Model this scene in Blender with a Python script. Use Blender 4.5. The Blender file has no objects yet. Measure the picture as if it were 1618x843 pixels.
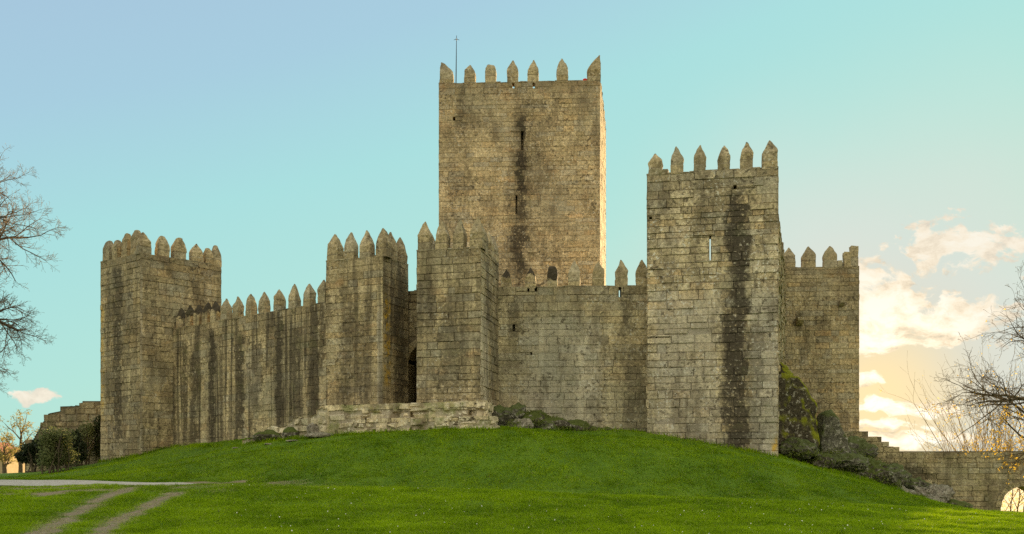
import bpy, bmesh, math, random
import numpy as np
from mathutils import Vector, noise as mnoise

# ------------------------------------------------------------------ camera, sky, sun, exposure
S = bpy.context.scene
C = S.collection
R = math.radians
F = 1500.0            # focal length in pixels of the 1618 px wide photograph
EYE = 1.6
HOR = 745.0           # image row of the horizon
cam_d = bpy.data.cameras.new('camera')
cam = bpy.data.objects.new('camera', cam_d)
C.objects.link(cam)
cam.location = (0, 0, EYE)
cam.rotation_euler = (R(90), 0, 0)
cam_d.sensor_width = 36
cam_d.lens = F / 1618 * 36
cam_d.shift_y = (HOR - 421.5) / 1618
cam_d.clip_start = 0.1
cam_d.clip_end = 6000
S.camera = cam

SUN_AZ = R(21.0)       # to the right of the view direction (+Y)
SUN_EL = R(3.9)
sun_d = bpy.data.lights.new('sun', 'SUN')
sun = bpy.data.objects.new('sun', sun_d)
C.objects.link(sun)
sun_d.energy = 5.0
sun_d.angle = R(0.5)
sun_d.color = (1.0, 0.70, 0.36)
sdir = Vector((math.sin(SUN_AZ) * math.cos(SUN_EL), math.cos(SUN_AZ) * math.cos(SUN_EL), math.sin(SUN_EL)))
sun.rotation_euler = sdir.to_track_quat('Z', 'Y').to_euler()

S.view_settings.view_transform = 'Standard'
S.view_settings.look = 'None'
S.view_settings.exposure = 1.6
S.view_settings.gamma = 1.0
S.view_settings.use_curve_mapping = False
S.render.engine = 'CYCLES'
S.cycles.use_denoising = False
S.cycles.max_bounces = 6
S.cycles.transparent_max_bounces = 8
S.cycles.caustics_reflective = False
S.cycles.caustics_refractive = False


class NT:
    """small helper round a node tree"""
    def __init__(self, tree):
        self.t = tree
        self.n = tree.nodes
        self.l = tree.links
        self.n.clear()

    def node(self, typ, **kw):
        x = self.n.new(typ)
        for k, v in kw.items():
            setattr(x, k, v)
        return x

    def put(self, sock, v):
        if isinstance(v, bpy.types.NodeSocket):
            self.l.new(v, sock)
        elif v is not None:
            if sock.type == 'RGBA' and len(v) == 3:
                v = (*v, 1)
            sock.default_value = v

    def m(self, op, a, b=None, c=None, clamp=False):
        x = self.node('ShaderNodeMath', operation=op, use_clamp=clamp)
        for i, v in enumerate((a, b, c)):
            if v is not None:
                self.put(x.inputs[i], v)
        return x.outputs[0]

    def v(self, op, a, b=None, scale=None):
        x = self.node('ShaderNodeVectorMath', operation=op)
        self.put(x.inputs[0], a)
        if b is not None:
            self.put(x.inputs[1], b)
        if scale is not None:
            self.put(x.inputs['Scale'], scale)
        return x.outputs['Value'] if op in ('LENGTH', 'DOT_PRODUCT', 'DISTANCE') else x.outputs[0]

    def xyz(self, x=0.0, y=0.0, z=0.0):
        n = self.node('ShaderNodeCombineXYZ')
        for i, v in enumerate((x, y, z)):
            self.put(n.inputs[i], v)
        return n.outputs[0]

    def sep(self, v):
        n = self.node('ShaderNodeSeparateXYZ')
        self.put(n.inputs[0], v)
        return n.outputs[0], n.outputs[1], n.outputs[2]

    def noise(self, vec, scale=1.0, detail=4.0, rough=0.55, dist=0.0):
        n = self.node('ShaderNodeTexNoise')
        self.put(n.inputs['Vector'], vec)
        n.inputs['Scale'].default_value = scale
        n.inputs['Detail'].default_value = detail
        n.inputs['Roughness'].default_value = rough
        n.inputs['Distortion'].default_value = dist
        return n.outputs[0]

    def step(self, x, a, b, lo=0.0, hi=1.0):
        n = self.node('ShaderNodeMapRange', interpolation_type='SMOOTHSTEP')
        self.put(n.inputs[0], x)
        for i, q in enumerate((a, b, lo, hi)):
            self.put(n.inputs[i + 1], q)
        return n.outputs[0]

    def mix(self, f, a, b, mode='MIX'):
        n = self.node('ShaderNodeMix', data_type='RGBA', blend_type=mode)
        n.clamp_factor = True
        self.put(n.inputs[0], f)
        self.put(n.inputs[6], a)
        self.put(n.inputs[7], b)
        return n.outputs[2]

    def ramp(self, f, stops):
        n = self.node('ShaderNodeValToRGB')
        r = n.color_ramp
        while len(r.elements) < len(stops):
            r.elements.new(0.5)
        for e, (p, c) in zip(r.elements, stops):
            e.position = p
            e.color = (*c, 1)
        self.put(n.inputs[0], f)
        return n.outputs[0]

    def attr(self, name, out='Vector'):
        n = self.node('ShaderNodeAttribute', attribute_name=name)
        return n.outputs[out]


def pd(x, y):
    """a sky direction as slopes from the view axis"""
    return ((x - 809) / F, (HOR - y) / F)


def make_world():
    w = bpy.data.worlds.new('World')
    S.world = w
    w.use_nodes = True
    t = NT(w.node_tree)
    d = t.node('ShaderNodeTexCoord').outputs['Generated']
    dx, dy, dz = t.sep(d)
    el = t.m('MAXIMUM', dz, 0.0)
    # clear sky by direction
    sdot = t.v('DOT_PRODUCT', d, tuple(sdir))
    sang = t.m('ARCCOSINE', t.m('MINIMUM', sdot, 0.99999))
    side = t.m('SUBTRACT', el, t.m('MULTIPLY', dx, 0.3))
    cyan = t.ramp(t.m('DIVIDE', side, 0.6, clamp=True), [(0.0, (0.56, 0.80, 0.60)), (0.35, (0.44, 0.78, 0.70)), (0.58, (0.385, 0.735, 0.735)), (0.76, (0.375, 0.61, 0.74)), (1.0, (0.37, 0.53, 0.71))])
    wob = t.noise(d, 3.0, 3, 0.5)
    sang2 = t.m('ADD', sang, t.m('MULTIPLY', t.m('SUBTRACT', wob, 0.5), 0.12))
    cream = t.mix(t.step(sang2, 0.10, 0.36, 1.0, 0.0), cyan, (0.71, 0.75, 0.69))
    warm = t.mix(t.step(sang2, 0.02, 0.18, 0.72, 0.0), cream, (0.80, 0.69, 0.44))
    warm = t.mix(t.step(sang, 0.0, 0.11, 0.8, 0.0), warm, (1.15, 0.86, 0.42))
    # unseen sky behind the camera and overhead, raised warm to brighten walls and lawn
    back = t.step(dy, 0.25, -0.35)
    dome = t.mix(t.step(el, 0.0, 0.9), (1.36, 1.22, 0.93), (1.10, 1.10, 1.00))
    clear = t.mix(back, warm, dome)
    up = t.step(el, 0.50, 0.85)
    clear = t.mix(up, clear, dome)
    # clouds
    ydiv = t.m('MAXIMUM', dy, 0.05)
    P = t.xyz(t.m('DIVIDE', dx, ydiv), t.m('DIVIDE', dz, ydiv), 0.0)
    wn = t.node('ShaderNodeTexNoise')
    t.put(wn.inputs['Vector'], P)
    wn.inputs['Scale'].default_value = 14
    wn.inputs['Detail'].default_value = 3
    P2 = t.v('ADD', P, t.v('SCALE', t.v('SUBTRACT', wn.outputs['Color'], (0.5, 0.5, 0.5)), scale=0.045))
    blobs = [(1500, 392, 165, 62, 1.0), (1400, 488, 130, 85, 1.35), (1505, 500, 150, 70, 1.25), (1380, 535, 100, 30, 1.7),
             (1372, 600, 75, 18, 1.4), (1425, 642, 175, 20, 1.3), (1405, 668, 150, 18, 1.15), (1455, 694, 130, 22, 1.4),
             (1612, 432, 45, 22, 0.9), (1585, 362, 60, 22, 0.8), (52, 632, 66, 12, 1.0), (1370, 435, 70, 44, 1.0)]
    acc = None
    for (x, y, rx, ry, a) in blobs:
        cx, cy = pd(x, y)
        q = t.v('MULTIPLY', t.v('SUBTRACT', P2, (cx, cy, 0)), (F / rx, F / ry, 0))
        f = t.m('MULTIPLY', t.m('SUBTRACT', 1.0, t.v('LENGTH', q), clamp=True), a)
        acc = f if acc is None else t.m('MAXIMUM', acc, f)
    n1 = t.noise(t.v('MULTIPLY', P2, (1.0, 1.7, 1.0)), 26, 8, 0.62)
    dens = t.m('ADD', acc, t.m('MULTIPLY', t.m('SUBTRACT', n1, 0.575), 3.1))
    dens = t.m('MULTIPLY', t.step(dens, 0.14, 0.46), t.step(acc, 0.0, 0.16))
    n2 = t.noise(t.v('MULTIPLY', P2, (1.0, 1.9, 1.0)), 30, 9, 0.68)
    ccol = t.ramp(t.m('ADD', n2, t.m('MULTIPLY', t.m('SUBTRACT', acc, 0.45), 0.22)), [(0.36, (0.52, 0.44, 0.31)), (0.46, (0.78, 0.63, 0.42)), (0.54, (0.95, 0.80, 0.57)), (0.68, (1.0, 0.93, 0.76))])
    ccol = t.mix(t.step(sang, 0.04, 0.24, 0.0, 0.6), ccol, (0.96, 0.90, 0.80))
    gold = t.step(sang, 0.02, 0.16, 1.35, 1.0)
    ccol = t.v('SCALE', ccol, scale=gold)
    sky = t.mix(t.m('MULTIPLY', dens, 0.94), clear, ccol)
    front = t.step(dy, 0.05, 0.2)
    sky = t.mix(front, clear, sky)
    sky = t.mix(t.step(dz, -0.005, -0.05), sky, (0.30, 0.27, 0.16))
    nish = t.node('ShaderNodeTexSky', sky_type='NISHITA')
    nish.sun_disc = False
    nish.sun_elevation = SUN_EL
    nish.sun_rotation = SUN_AZ
    nish.dust_density = 2.0
    b1 = t.node('ShaderNodeBackground')
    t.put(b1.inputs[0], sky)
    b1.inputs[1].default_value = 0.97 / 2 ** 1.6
    b2 = t.node('ShaderNodeBackground')
    nc = t.v('DIVIDE', nish.outputs[0], t.v('ADD', nish.outputs[0], (1.0, 1.0, 1.0)))
    t.put(b2.inputs[0], nc)
    b2.inputs[1].default_value = 0.013
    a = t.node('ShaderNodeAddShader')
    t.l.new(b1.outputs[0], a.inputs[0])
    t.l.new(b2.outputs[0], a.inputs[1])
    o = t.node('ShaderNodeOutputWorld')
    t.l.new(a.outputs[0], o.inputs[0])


make_world()


# ------------------------------------------------------------------ materials
def new_mat(name):
    m = bpy.data.materials.new(name)
    m.use_nodes = True
    return m, NT(m.node_tree)


def finish(t, col, rough=0.9, bump=None, bstr=0.5, bdist=0.03, spec=0.25, trans=0.0, tcol=None):
    p = t.node('ShaderNodeBsdfPrincipled')
    t.put(p.inputs['Base Color'], col)
    t.put(p.inputs['Roughness'], rough)
    p.inputs['Specular IOR Level'].default_value = spec
    if bump is not None:
        b = t.node('ShaderNodeBump')
        b.inputs['Strength'].default_value = bstr
        b.inputs['Distance'].default_value = bdist
        t.put(b.inputs['Height'], bump)
        t.l.new(b.outputs[0], p.inputs['Normal'])
    o = t.node('ShaderNodeOutputMaterial')
    if trans > 0:
        tr = t.node('ShaderNodeBsdfTranslucent')
        t.put(tr.inputs[0], tcol if tcol is not None else col)
        mx = t.node('ShaderNodeMixShader')
        mx.inputs[0].default_value = trans
        t.l.new(p.outputs[0], mx.inputs[1])
        t.l.new(tr.outputs[0], mx.inputs[2])
        t.l.new(mx.outputs[0], o.inputs[0])
    else:
        t.l.new(p.outputs[0], o.inputs[0])


def stone_mat(name, seed, light=1.06, jdark=0.0, tint=(1.0, 1.0, 1.0), grime=0.6, stonevar=0.5, streak=0.4, sfreq=1.1, topdark=0.35, lichen=0.35, warm=0.5, moss=0.1,
              bands=(), yellow=(), pale=(), black_above=None, rust=0.2, joint=0.5):
    """weathered granite ashlar. uvw = (metres along the face, height, depth below the wall top); blk = (two random numbers per stone, joint flag).
    bands / yellow / pale: stains (u, half width, v low, v high, strength)"""
    m, t = new_mat(name)
    uvw = t.attr('uvw')
    u, v, dt = t.sep(uvw)
    r1, r2, jf = t.sep(t.attr('blk'))
    pos = t.v('ADD', t.node('ShaderNodeNewGeometry').outputs['Position'], (seed * 17.3, seed * 5.1, 0.0))
    big = t.noise(pos, 0.22, 4, 0.6)
    med = t.noise(pos, 1.3, 5, 0.65)
    fine = t.noise(pos, 6.0, 3, 0.6)
    grain = t.noise(pos, 15.0, 2, 0.6)
    base = t.ramp(t.m('ADD', t.m('MULTIPLY', r1, stonevar), t.m('MULTIPLY', med, 1.0 - stonevar)),
                  [(0.1, (0.215, 0.178, 0.098)), (0.38, (0.315, 0.265, 0.150)), (0.62, (0.385, 0.328, 0.190)), (0.92, (0.49, 0.425, 0.265))])
    gold = t.mix(t.m('MULTIPLY', t.step(r2, 0.80, 0.99), warm * 0.55), base, (0.42, 0.30, 0.135))
    grey = t.mix(t.m('MULTIPLY', t.step(r2, 0.26, 0.05), 0.45), gold, (0.29, 0.285, 0.22))
    ru = t.m('MULTIPLY', t.step(t.noise(t.v('MULTIPLY', pos, (1, 1, 2.0)), 0.55, 4, 0.6), 0.55, 0.75), rust)
    col = t.mix(ru, grey, (0.34, 0.20, 0.085))
    # mottling of each stone
    col = t.mix(1.0, col, t.ramp(t.m('ADD', t.m('MULTIPLY', fine, 0.6), t.m('MULTIPLY', grain, 0.4)), [(0.34, (0.42, 0.41, 0.38)), (0.44, (0.80, 0.79, 0.76)), (0.54, (1.10, 1.10, 1.08)), (0.66, (1.62, 1.60, 1.55))]), 'MULTIPLY')
    # joints: dark in most places, repointed pale elsewhere
    jc = t.mix(t.step(t.noise(pos, 0.35, 2, 0.5), 0.52 + jdark, 0.64 + jdark), (0.12, 0.10, 0.065), (0.36, 0.32, 0.225))
    col = t.mix(t.m('MULTIPLY', jf, joint + 0.15), col, jc)
    # pale repaired zones
    for (u0, hw, v0, v1, s) in pale:
        e = t.m('ADD', t.m('ABSOLUTE', t.m('SUBTRACT', u, u0)), t.m('MULTIPLY', t.m('SUBTRACT', med, 0.5), hw * 1.4))
        f = t.m('MULTIPLY', t.step(e, hw * 0.75, hw * 1.1, s, 0.0), t.m('MULTIPLY', t.step(v, v0 - 0.6, v0 + 0.6), t.step(v, v1 + 0.6, v1 - 0.6)))
        col = t.mix(f, col, (0.42, 0.40, 0.31))
    # lichen specks
    sp = t.noise(pos, 6.5, 3, 0.6)
    lz = t.step(t.noise(pos, 0.5, 3, 0.6), 0.36, 0.68)
    col = t.mix(t.m('MULTIPLY', t.m('MULTIPLY', t.step(sp, 0.58, 0.64), lz), lichen * 1.9, clamp=True), col, (0.52, 0.51, 0.40))
    # grey-green lichen film
    col = t.mix(t.m('MULTIPLY', t.step(big, 0.48, 0.66), 0.45), col, (0.23, 0.225, 0.15))
    # grime that creeps over the stones, pale scars left between
    gz = t.noise(t.v('MULTIPLY', pos, (1.0, 1.0, 0.55)), 0.75, 9, 0.72)
    gv = t.noise(t.xyz(t.m('MULTIPLY', u, 0.8), t.m('MULTIPLY', v, 0.22), seed * 2.3), 1.0, 6, 0.65, 0.4)
    gr = t.step(t.m('ADD', t.m('MULTIPLY', gz, 0.6), t.m('ADD', t.m('MULTIPLY', gv, 0.4), t.m('MULTIPLY', t.m('SUBTRACT', r1, 0.5), 0.05))), 0.485, 0.585)
    col = t.mix(t.m('MULTIPLY', gr, grime), col, (0.095, 0.076, 0.043))
    pit = t.m('MULTIPLY', t.step(t.noise(t.v('MULTIPLY', pos, (1, 1, 1.25)), 3.6, 4, 0.62), 0.565, 0.615), t.step(t.noise(pos, 0.42, 3, 0.6), 0.40, 0.62), clamp=True)
    col = t.mix(t.m('MULTIPLY', pit, grime * 1.3, clamp=True), col, (0.058, 0.048, 0.028))
    # water streaks
    sv = t.xyz(t.m('MULTIPLY', u, sfreq), t.m('MULTIPLY', v, 0.055), seed * 3.7)
    s1 = t.noise(sv, 1.0, 5, 0.6, 0.25)
    s2 = t.noise(t.xyz(t.m('MULTIPLY', u, sfreq * 3.1), t.m('MULTIPLY', v, 0.13), seed * 1.9), 1.0, 4, 0.6, 0.2)
    st = t.step(t.m('ADD', t.m('MULTIPLY', s1, 0.62), t.m('MULTIPLY', s2, 0.38)), 0.46, 0.58)
    stm = t.m('MULTIPLY', st, t.m('ADD', 0.45, t.m('MULTIPLY', med, 0.9)), clamp=True)
    dark = t.m('MULTIPLY', stm, streak)
    # dirt under the crest of the wall
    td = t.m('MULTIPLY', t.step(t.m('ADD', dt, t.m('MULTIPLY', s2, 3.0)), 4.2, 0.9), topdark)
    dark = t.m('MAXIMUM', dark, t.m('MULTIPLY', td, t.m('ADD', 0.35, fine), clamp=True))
    for (u0, hw, v0, v1, s) in bands:
        uu = t.m('ADD', t.m('SUBTRACT', u, u0), t.m('ADD', t.m('MULTIPLY', t.m('SUBTRACT', t.noise(t.xyz(u, t.m('MULTIPLY', v, 0.35), seed + u0), 1.0, 4, 0.6), 0.5), hw * 2.2),
                                                    t.m('MULTIPLY', t.m('SUBTRACT', sp, 0.5), 1.3 * hw)))
        uu = t.m('ADD', uu, t.m('MULTIPLY', t.m('SUBTRACT', r1, 0.5), hw * 0.7))
        f = t.step(t.m('ABSOLUTE', uu), hw * 0.4, hw * 1.3, s, 0.0)
        f = t.m('MULTIPLY', f, t.m('MULTIPLY', t.step(v, v0 - 0.3, v0 + 1.2), t.step(v, v1 + 0.4, v1 - 0.5)))
        f = t.m('MULTIPLY', f, t.step(t.m('ADD', t.m('MULTIPLY', fine, 0.6), t.m('MULTIPLY', sp, 0.5)), 0.80, 0.58))
        dark = t.m('MAXIMUM', dark, f)
    if black_above is not None:
        z = t.sep(t.node('ShaderNodeTexCoord').outputs['Object'])[2]
        dark = t.m('MAXIMUM', dark, t.step(t.m('ADD', z, t.m('MULTIPLY', t.m('SUBTRACT', t.noise(pos, 2.5, 3, 0.6), 0.5), 0.9)), black_above - 0.08, black_above + 0.06, 0.0, 0.97))
    col = t.mix(dark, col, (0.036, 0.030, 0.019))
    for (u0, hw, v0, v1, s) in yellow:
        f = t.m('MULTIPLY', t.step(t.m('ABSOLUTE', t.m('SUBTRACT', u, u0)), hw * 0.3, hw, s, 0.0), t.m('MULTIPLY', t.step(v, v0 - 0.3, v0 + 0.4), t.step(v, v1 + 0.3, v1 - 0.4)))
        f = t.m('MULTIPLY', f, t.step(t.noise(pos, 2.2, 4, 0.6), 0.45, 0.60))
        col = t.mix(f, col, (0.40, 0.26, 0.03))
    if moss > 0:
        mz = t.m('MULTIPLY', t.step(t.noise(pos, 0.9, 5, 0.7), 0.52, 0.68), moss)
        col = t.mix(mz, col, (0.11, 0.13, 0.035))
    col = t.v('MULTIPLY', col, (light * 1.34 * tint[0], light * 1.28 * tint[1], light * 1.27 * tint[2]))
    h = t.m('ADD', t.m('MULTIPLY', med, 0.5), t.m('ADD', t.m('MULTIPLY', fine, 0.55), t.m('MULTIPLY', grain, 0.22)))
    finish(t, col, 0.92, h, 0.9, 0.11)
    return m


def simple_mat(name, c1, c2, scale=3.0, rough=0.9, bstr=0.4, bdist=0.02, trans=0.0, lo=0.35, hi=0.65, spec=0.25, stretch=(1, 1, 1)):
    m, t = new_mat(name)
    pos = t.v('MULTIPLY', t.node('ShaderNodeNewGeometry').outputs['Position'], stretch)
    n = t.noise(pos, scale, 6, 0.65)
    col = t.ramp(n, [(lo, c1), (hi, c2)])
    finish(t, col, rough, n, bstr, bdist, spec, trans)
    return m


def leaf_mat(name, c1, c2, trans=0.35):
    """leaves: colour varies from leaf to leaf through the blk attribute"""
    m, t = new_mat(name)
    r1, r2, _ = t.sep(t.attr('blk'))
    col = t.mix(r1, c1, c2)
    finish(t, col, 0.7, None, spec=0.2, trans=trans, tcol=t.v('SCALE', col, scale=1.5))
    return m


# ------------------------------------------------------------------ objects
def label(o, lab, cat, group=None):
    o['label'] = lab
    o['category'] = cat
    if group:
        o['group'] = group


def thing(name, lab, cat, loc, group=None):
    o = bpy.data.objects.new(name, None)
    C.objects.link(o)
    o.location = loc
    o.empty_display_size = 0.5
    label(o, lab, cat, group)
    return o


class Q:
    """quads (4 own vertices each) with the stone attributes"""
    def __init__(self):
        self.P, self.A, self.B = [], [], []

    def add(self, P, A=None, B=None):
        P = np.asarray(P, float).reshape(-1, 4, 3)
        n = len(P)
        A = np.zeros((n, 4, 3)) if A is None else np.asarray(A, float).reshape(n, 4, 3)
        B = np.zeros((n, 3)) if B is None else np.broadcast_to(np.asarray(B, float), (n, 3))
        self.P.append(P)
        self.A.append(A)
        self.B.append(np.repeat(B[:, None, :], 4, 1))

    def build(self, name, mat, parent=None, origin=None):
        P = np.concatenate(self.P).reshape(-1, 3)
        A = np.concatenate(self.A).reshape(-1, 3)
        B = np.concatenate(self.B).reshape(-1, 3)
        return raw_mesh(name, P, np.arange(len(P)).reshape(-1, 4), mat, parent, A, B, origin)


def raw_mesh(name, V, Fc, mat, parent=None, A=None, B=None, origin=None, smooth=False):
    V = np.asarray(V, np.float32)
    Fc = np.asarray(Fc, np.int32)
    org = np.array(parent.matrix_world.translation if parent is not None else (0, 0, 0), np.float32)
    if parent is not None:
        p, org = parent, np.zeros(3, np.float32)
        while p is not None:
            org = org + np.array(p.location, np.float32)
            p = p.parent
    loc = np.zeros(3, np.float32)
    if origin is not None:
        loc = np.asarray(origin, np.float32) - org
        org = np.asarray(origin, np.float32)
    me = bpy.data.meshes.new(name)
    k = Fc.shape[1]
    me.vertices.add(len(V))
    me.vertices.foreach_set('co', (V - org).ravel())
    me.loops.add(Fc.size)
    me.loops.foreach_set('vertex_index', Fc.ravel())
    me.polygons.add(len(Fc))
    me.polygons.foreach_set('loop_start', np.arange(0, Fc.size, k, dtype=np.int32))
    me.polygons.foreach_set('loop_total', np.full(len(Fc), k, np.int32))
    if smooth:
        me.polygons.foreach_set('use_smooth', np.ones(len(Fc), bool))
    me.update(calc_edges=True)
    for nm, D in (('uvw', A), ('blk', B)):
        if D is not None:
            at = me.attributes.new(nm, 'FLOAT_VECTOR', 'POINT')
            at.data.foreach_set('vector', np.asarray(D, np.float32).ravel())
    me.materials.append(mat)
    o = bpy.data.objects.new(name, me)
    C.objects.link(o)
    o.location = loc
    if parent is not None:
        o.parent = parent
    return o


# ------------------------------------------------------------------ plan and terrain
# plan of the castle (metres; the viewer stands at 0,0 and looks along +Y)
KEEP = [(-5.60, 72.6), (6.67, 72.0), (8.20, 82.9), (-4.4, 83.8)]
RT = [(7.57, 53.3), (14.6, 52.0), (15.9, 59.2), (8.9, 60.4)]
GL = [(-10.70, 54.6), (-7.20, 53.0), (-6.07, 55.6), (-9.5, 57.5)]
GR = [(-5.22, 51.9), (-1.67, 51.0), (-0.78, 55.0), (-4.3, 56.2)]
LT = [(-28.1, 64.8), (-24.3, 62.0), (-20.2, 66.0), (-24.0, 69.4)]
BRT = [(20.6, 76.6), (27.8, 76.0), (27.9, 83.0), (21.0, 83.4)]
LW0, LW1 = (-22.7, 63.55), (-10.4, 55.3)
MW0, MW1 = (-0.85, 55.0), (8.0, 54.5)
EW0, EW1 = (15.9, 56.6), (21.95, 76.3)
Z_KEEP, Z_RT, Z_G, Z_LT, Z_BRT, Z_MW = 31.3, 18.3, 13.7, 15.9, 18.05, 12.3
CP = []


def cp(px, py, Y):
    CP.append(((px - 809) / F * Y, Y, EYE + (HOR - py) * Y / F))


def at(px, py, Y):
    return Vector(((px - 809) / F * Y, Y, EYE + (HOR - py) * Y / F))


for a in [(220, 720, 62), (175, 727, 64.8), (270, 707, 63), (400, 693, 58), (515, 684, 53.5), (650, 679, 50.5), (770, 678, 49.5),
          (900, 680, 53), (1020, 684, 53), (1130, 704, 52.2), (1228, 723, 51.5), (1300, 742, 54), (1400, 770, 57), (1520, 806, 60), (1618, 822, 64), (1590, 818, 55), (1560, 812, 50),
          (130, 745, 59), (75, 757, 50), (160, 736, 56), (0, 756, 60), (-150, 757, 60),
          # crest of the front lawn
          (400, 767, 36), (600, 771, 36), (750, 775, 36), (1000, 785, 36), (1200, 792.5, 36), (1400, 800.5, 36), (1618, 812, 36), (1800, 822, 36), (1520, 807.5, 36), (1450, 804, 33), (1618, 817, 30),
          (300, 766, 37), (200, 767, 37.5), (0, 768, 38), (-200, 769, 38)]:
    cp(*a)
CP += [(-25, 46, 1.2), (-17, 45, 1.22), (-12.5, 42.5, 1.05),
       (-10.9, 40, 0.95), (-6, 40, 0.85), (-1.6, 40, 0.72), (5, 40, 0.42), (10, 40, 0.25), (15.8, 40, 0.05), (21.5, 40, -0.25),
       (0, 43, 1.75), (0, 46, 2.95), (-8, 44, 1.75), (-8, 48, 3.0), (7, 44, 1.6), (7, 48, 2.95), (-15, 50, 2.5), (-15, 46, 1.55), (-20, 55, 2.2),
       (13, 44, 0.9), (13, 48, 1.95), (20, 46, 0.15), (20, 51, 0.75), 
       (0, 29, 0.53), (-12, 29, 0.58), (10, 29, 0.37), (18, 29, 0.12), (-20, 29, 0.6),
       (0, 22, 0.17), (-14, 22, 0.17), (14, 22, 0.13), (-14, 10, 0), (0, 8, 0), (14, 10, 0), (0, -10, 0), (40, 0, -0.2), (-40, 0, 0.1),
       (0, 62, 5), (-12, 66, 4.6), (10, 64, 5), (17, 62, 3.8), (0, 85, 5), (22, 73, 3.4), (28, 80, 1.5), (-22, 75, 2.8), (-34, 68, 1.6), (-40, 60, 1.25),
       (31, 66, -1.2), (40, 70, -2.4), (42, 78, -3.0), (45, 60, -1.2), (45, 40, -0.6), (-45, 40, 1.0), (-60, 90, 1.0), (60, 90, -4.0), (0, 130, 1.0), (-60, 130, 0.8), (60, 130, -4.5), (60, 20, -0.4), (-60, 20, 0.6)]
CP = np.array(CP)


def _tps():
    n = len(CP)
    d = np.linalg.norm(CP[:, None, :2] - CP[None, :, :2], axis=2)
    K = np.where(d > 0, d * d * np.log(d + 1e-9), 0)
    K += np.eye(n) * 0.02
    Pm = np.c_[np.ones(n), CP[:, :2]]
    A = np.zeros((n + 3, n + 3))
    A[:n, :n] = K
    A[:n, n:] = Pm
    A[n:, :n] = Pm.T
    return np.linalg.solve(A, np.r_[CP[:, 2], 0, 0, 0])


_W = _tps()


def H(x, y):
    x = np.asarray(x, float)
    y = np.asarray(y, float)
    shp = np.broadcast(x, y).shape
    xx = np.clip(np.broadcast_to(x, shp).ravel(), -58, 58)
    yy = np.clip(np.broadcast_to(y, shp).ravel(), -8, 128)
    out = np.empty(len(xx))
    for i in range(0, len(xx), 60000):
        a, b = xx[i:i + 60000], yy[i:i + 60000]
        d = np.sqrt((a[:, None] - CP[None, :, 0]) ** 2 + (b[:, None] - CP[None, :, 1]) ** 2)
        out[i:i + 60000] = (d * d * np.log(d + 1e-9)) @ _W[:-3] + _W[-3] + _W[-2] * a + _W[-1] * b
    # little lumps of a real lawn
    out = out + 0.03 * np.sin(xx * 0.9 + 1.3 * np.sin(yy * 0.41)) * np.sin(yy * 0.77 + xx * 0.3)
    return out.reshape(shp)


def on_ground(px, py):
    """the point of the lawn seen at an image position"""
    Y = np.arange(14, 62, 0.05)
    X = (px - 809) / F * Y
    z = EYE + (HOR - py) * Y / F
    hit = np.nonzero(H(X, Y) >= z)[0]
    i = hit[0] if len(hit) else len(Y) - 1
    return np.array((X[i], Y[i]))


TRACKS = [[(40, 862), (72, 840), (112, 815), (152, 793), (185, 779), (212, 770)], [(128, 864), (158, 843), (200, 816), (238, 797), (266, 784), (282, 777)]]
TRACKS = [np.array([on_ground(*p) for p in tr]) for tr in TRACKS]


def seg_dist(x, y, poly):
    best = np.full(x.shape, 1e9)
    for (a, b) in zip(poly[:-1], poly[1:]):
        ab = b - a
        tt = np.clip(((x - a[0]) * ab[0] + (y - a[1]) * ab[1]) / (ab @ ab), 0, 1)
        best = np.minimum(best, np.hypot(x - a[0] - tt * ab[0], y - a[1] - tt * ab[1]))
    return best


def vnoise(x, y, s, seed=0):
    """smooth value noise in numpy"""
    x = x * s + seed * 13.7
    y = y * s + seed * 7.1
    xi, yi = np.floor(x), np.floor(y)
    fx, fy = x - xi, y - yi
    fx, fy = fx * fx * (3 - 2 * fx), fy * fy * (3 - 2 * fy)

    def h(a, b):
        q = np.sin(a * 127.1 + b * 311.7 + seed * 74.7) * 43758.5453
        return q - np.floor(q)
    return (h(xi, yi) * (1 - fx) + h(xi + 1, yi) * fx) * (1 - fy) + (h(xi, yi + 1) * (1 - fx) + h(xi + 1, yi + 1) * fx) * fy


PATH_C = np.array([(-60, 44.0), (-40, 43.0), (-27, 42.2), (-20, 42.0), (-15, 41.3), (-12, 40.6), (-11, 40.3), (-10.5, 40.2)])
PATH_W = np.array([4.2, 4.2, 3.9, 3.2, 1.9, 0.6, 0.3, 0.2])


def worn(x, y):
    """how far the turf is worn away, 0 to 1"""
    w = np.zeros(np.shape(x))
    n = vnoise(x, y, 1.6, 1) * 0.6 + vnoise(x, y, 6.0, 2) * 0.4
    for tr, wd in zip(TRACKS, (0.36, 0.33)):
        d = seg_dist(x, y, tr) + (n - 0.5) * 0.55
        w = np.maximum(w, np.clip((wd + 0.2 - d) / 0.42, 0, 1) * (0.72 + 0.28 * n))
    d = np.abs(y - np.interp(x, PATH_C[:, 0], PATH_C[:, 1])) - np.interp(x, PATH_C[:, 0], PATH_W)
    pat = np.clip(1 - np.maximum(d, 0) / 15, 0, 1) * (vnoise(x, y * 2.2, 0.55, 5) * 0.6 + vnoise(x, y, 2.3, 6) * 0.4)
    fade = np.clip((-6.0 - x) / 7, 0, 1) * (y > 30.5 + 2.5 * vnoise(x, y, 0.4, 15)) * (y < 42.5 + (x < -12) * 2)
    w = np.maximum(w, np.clip((pat - 0.27) / 0.16, 0, 0.97) * fade * (y < 43.5))
    return w


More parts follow.
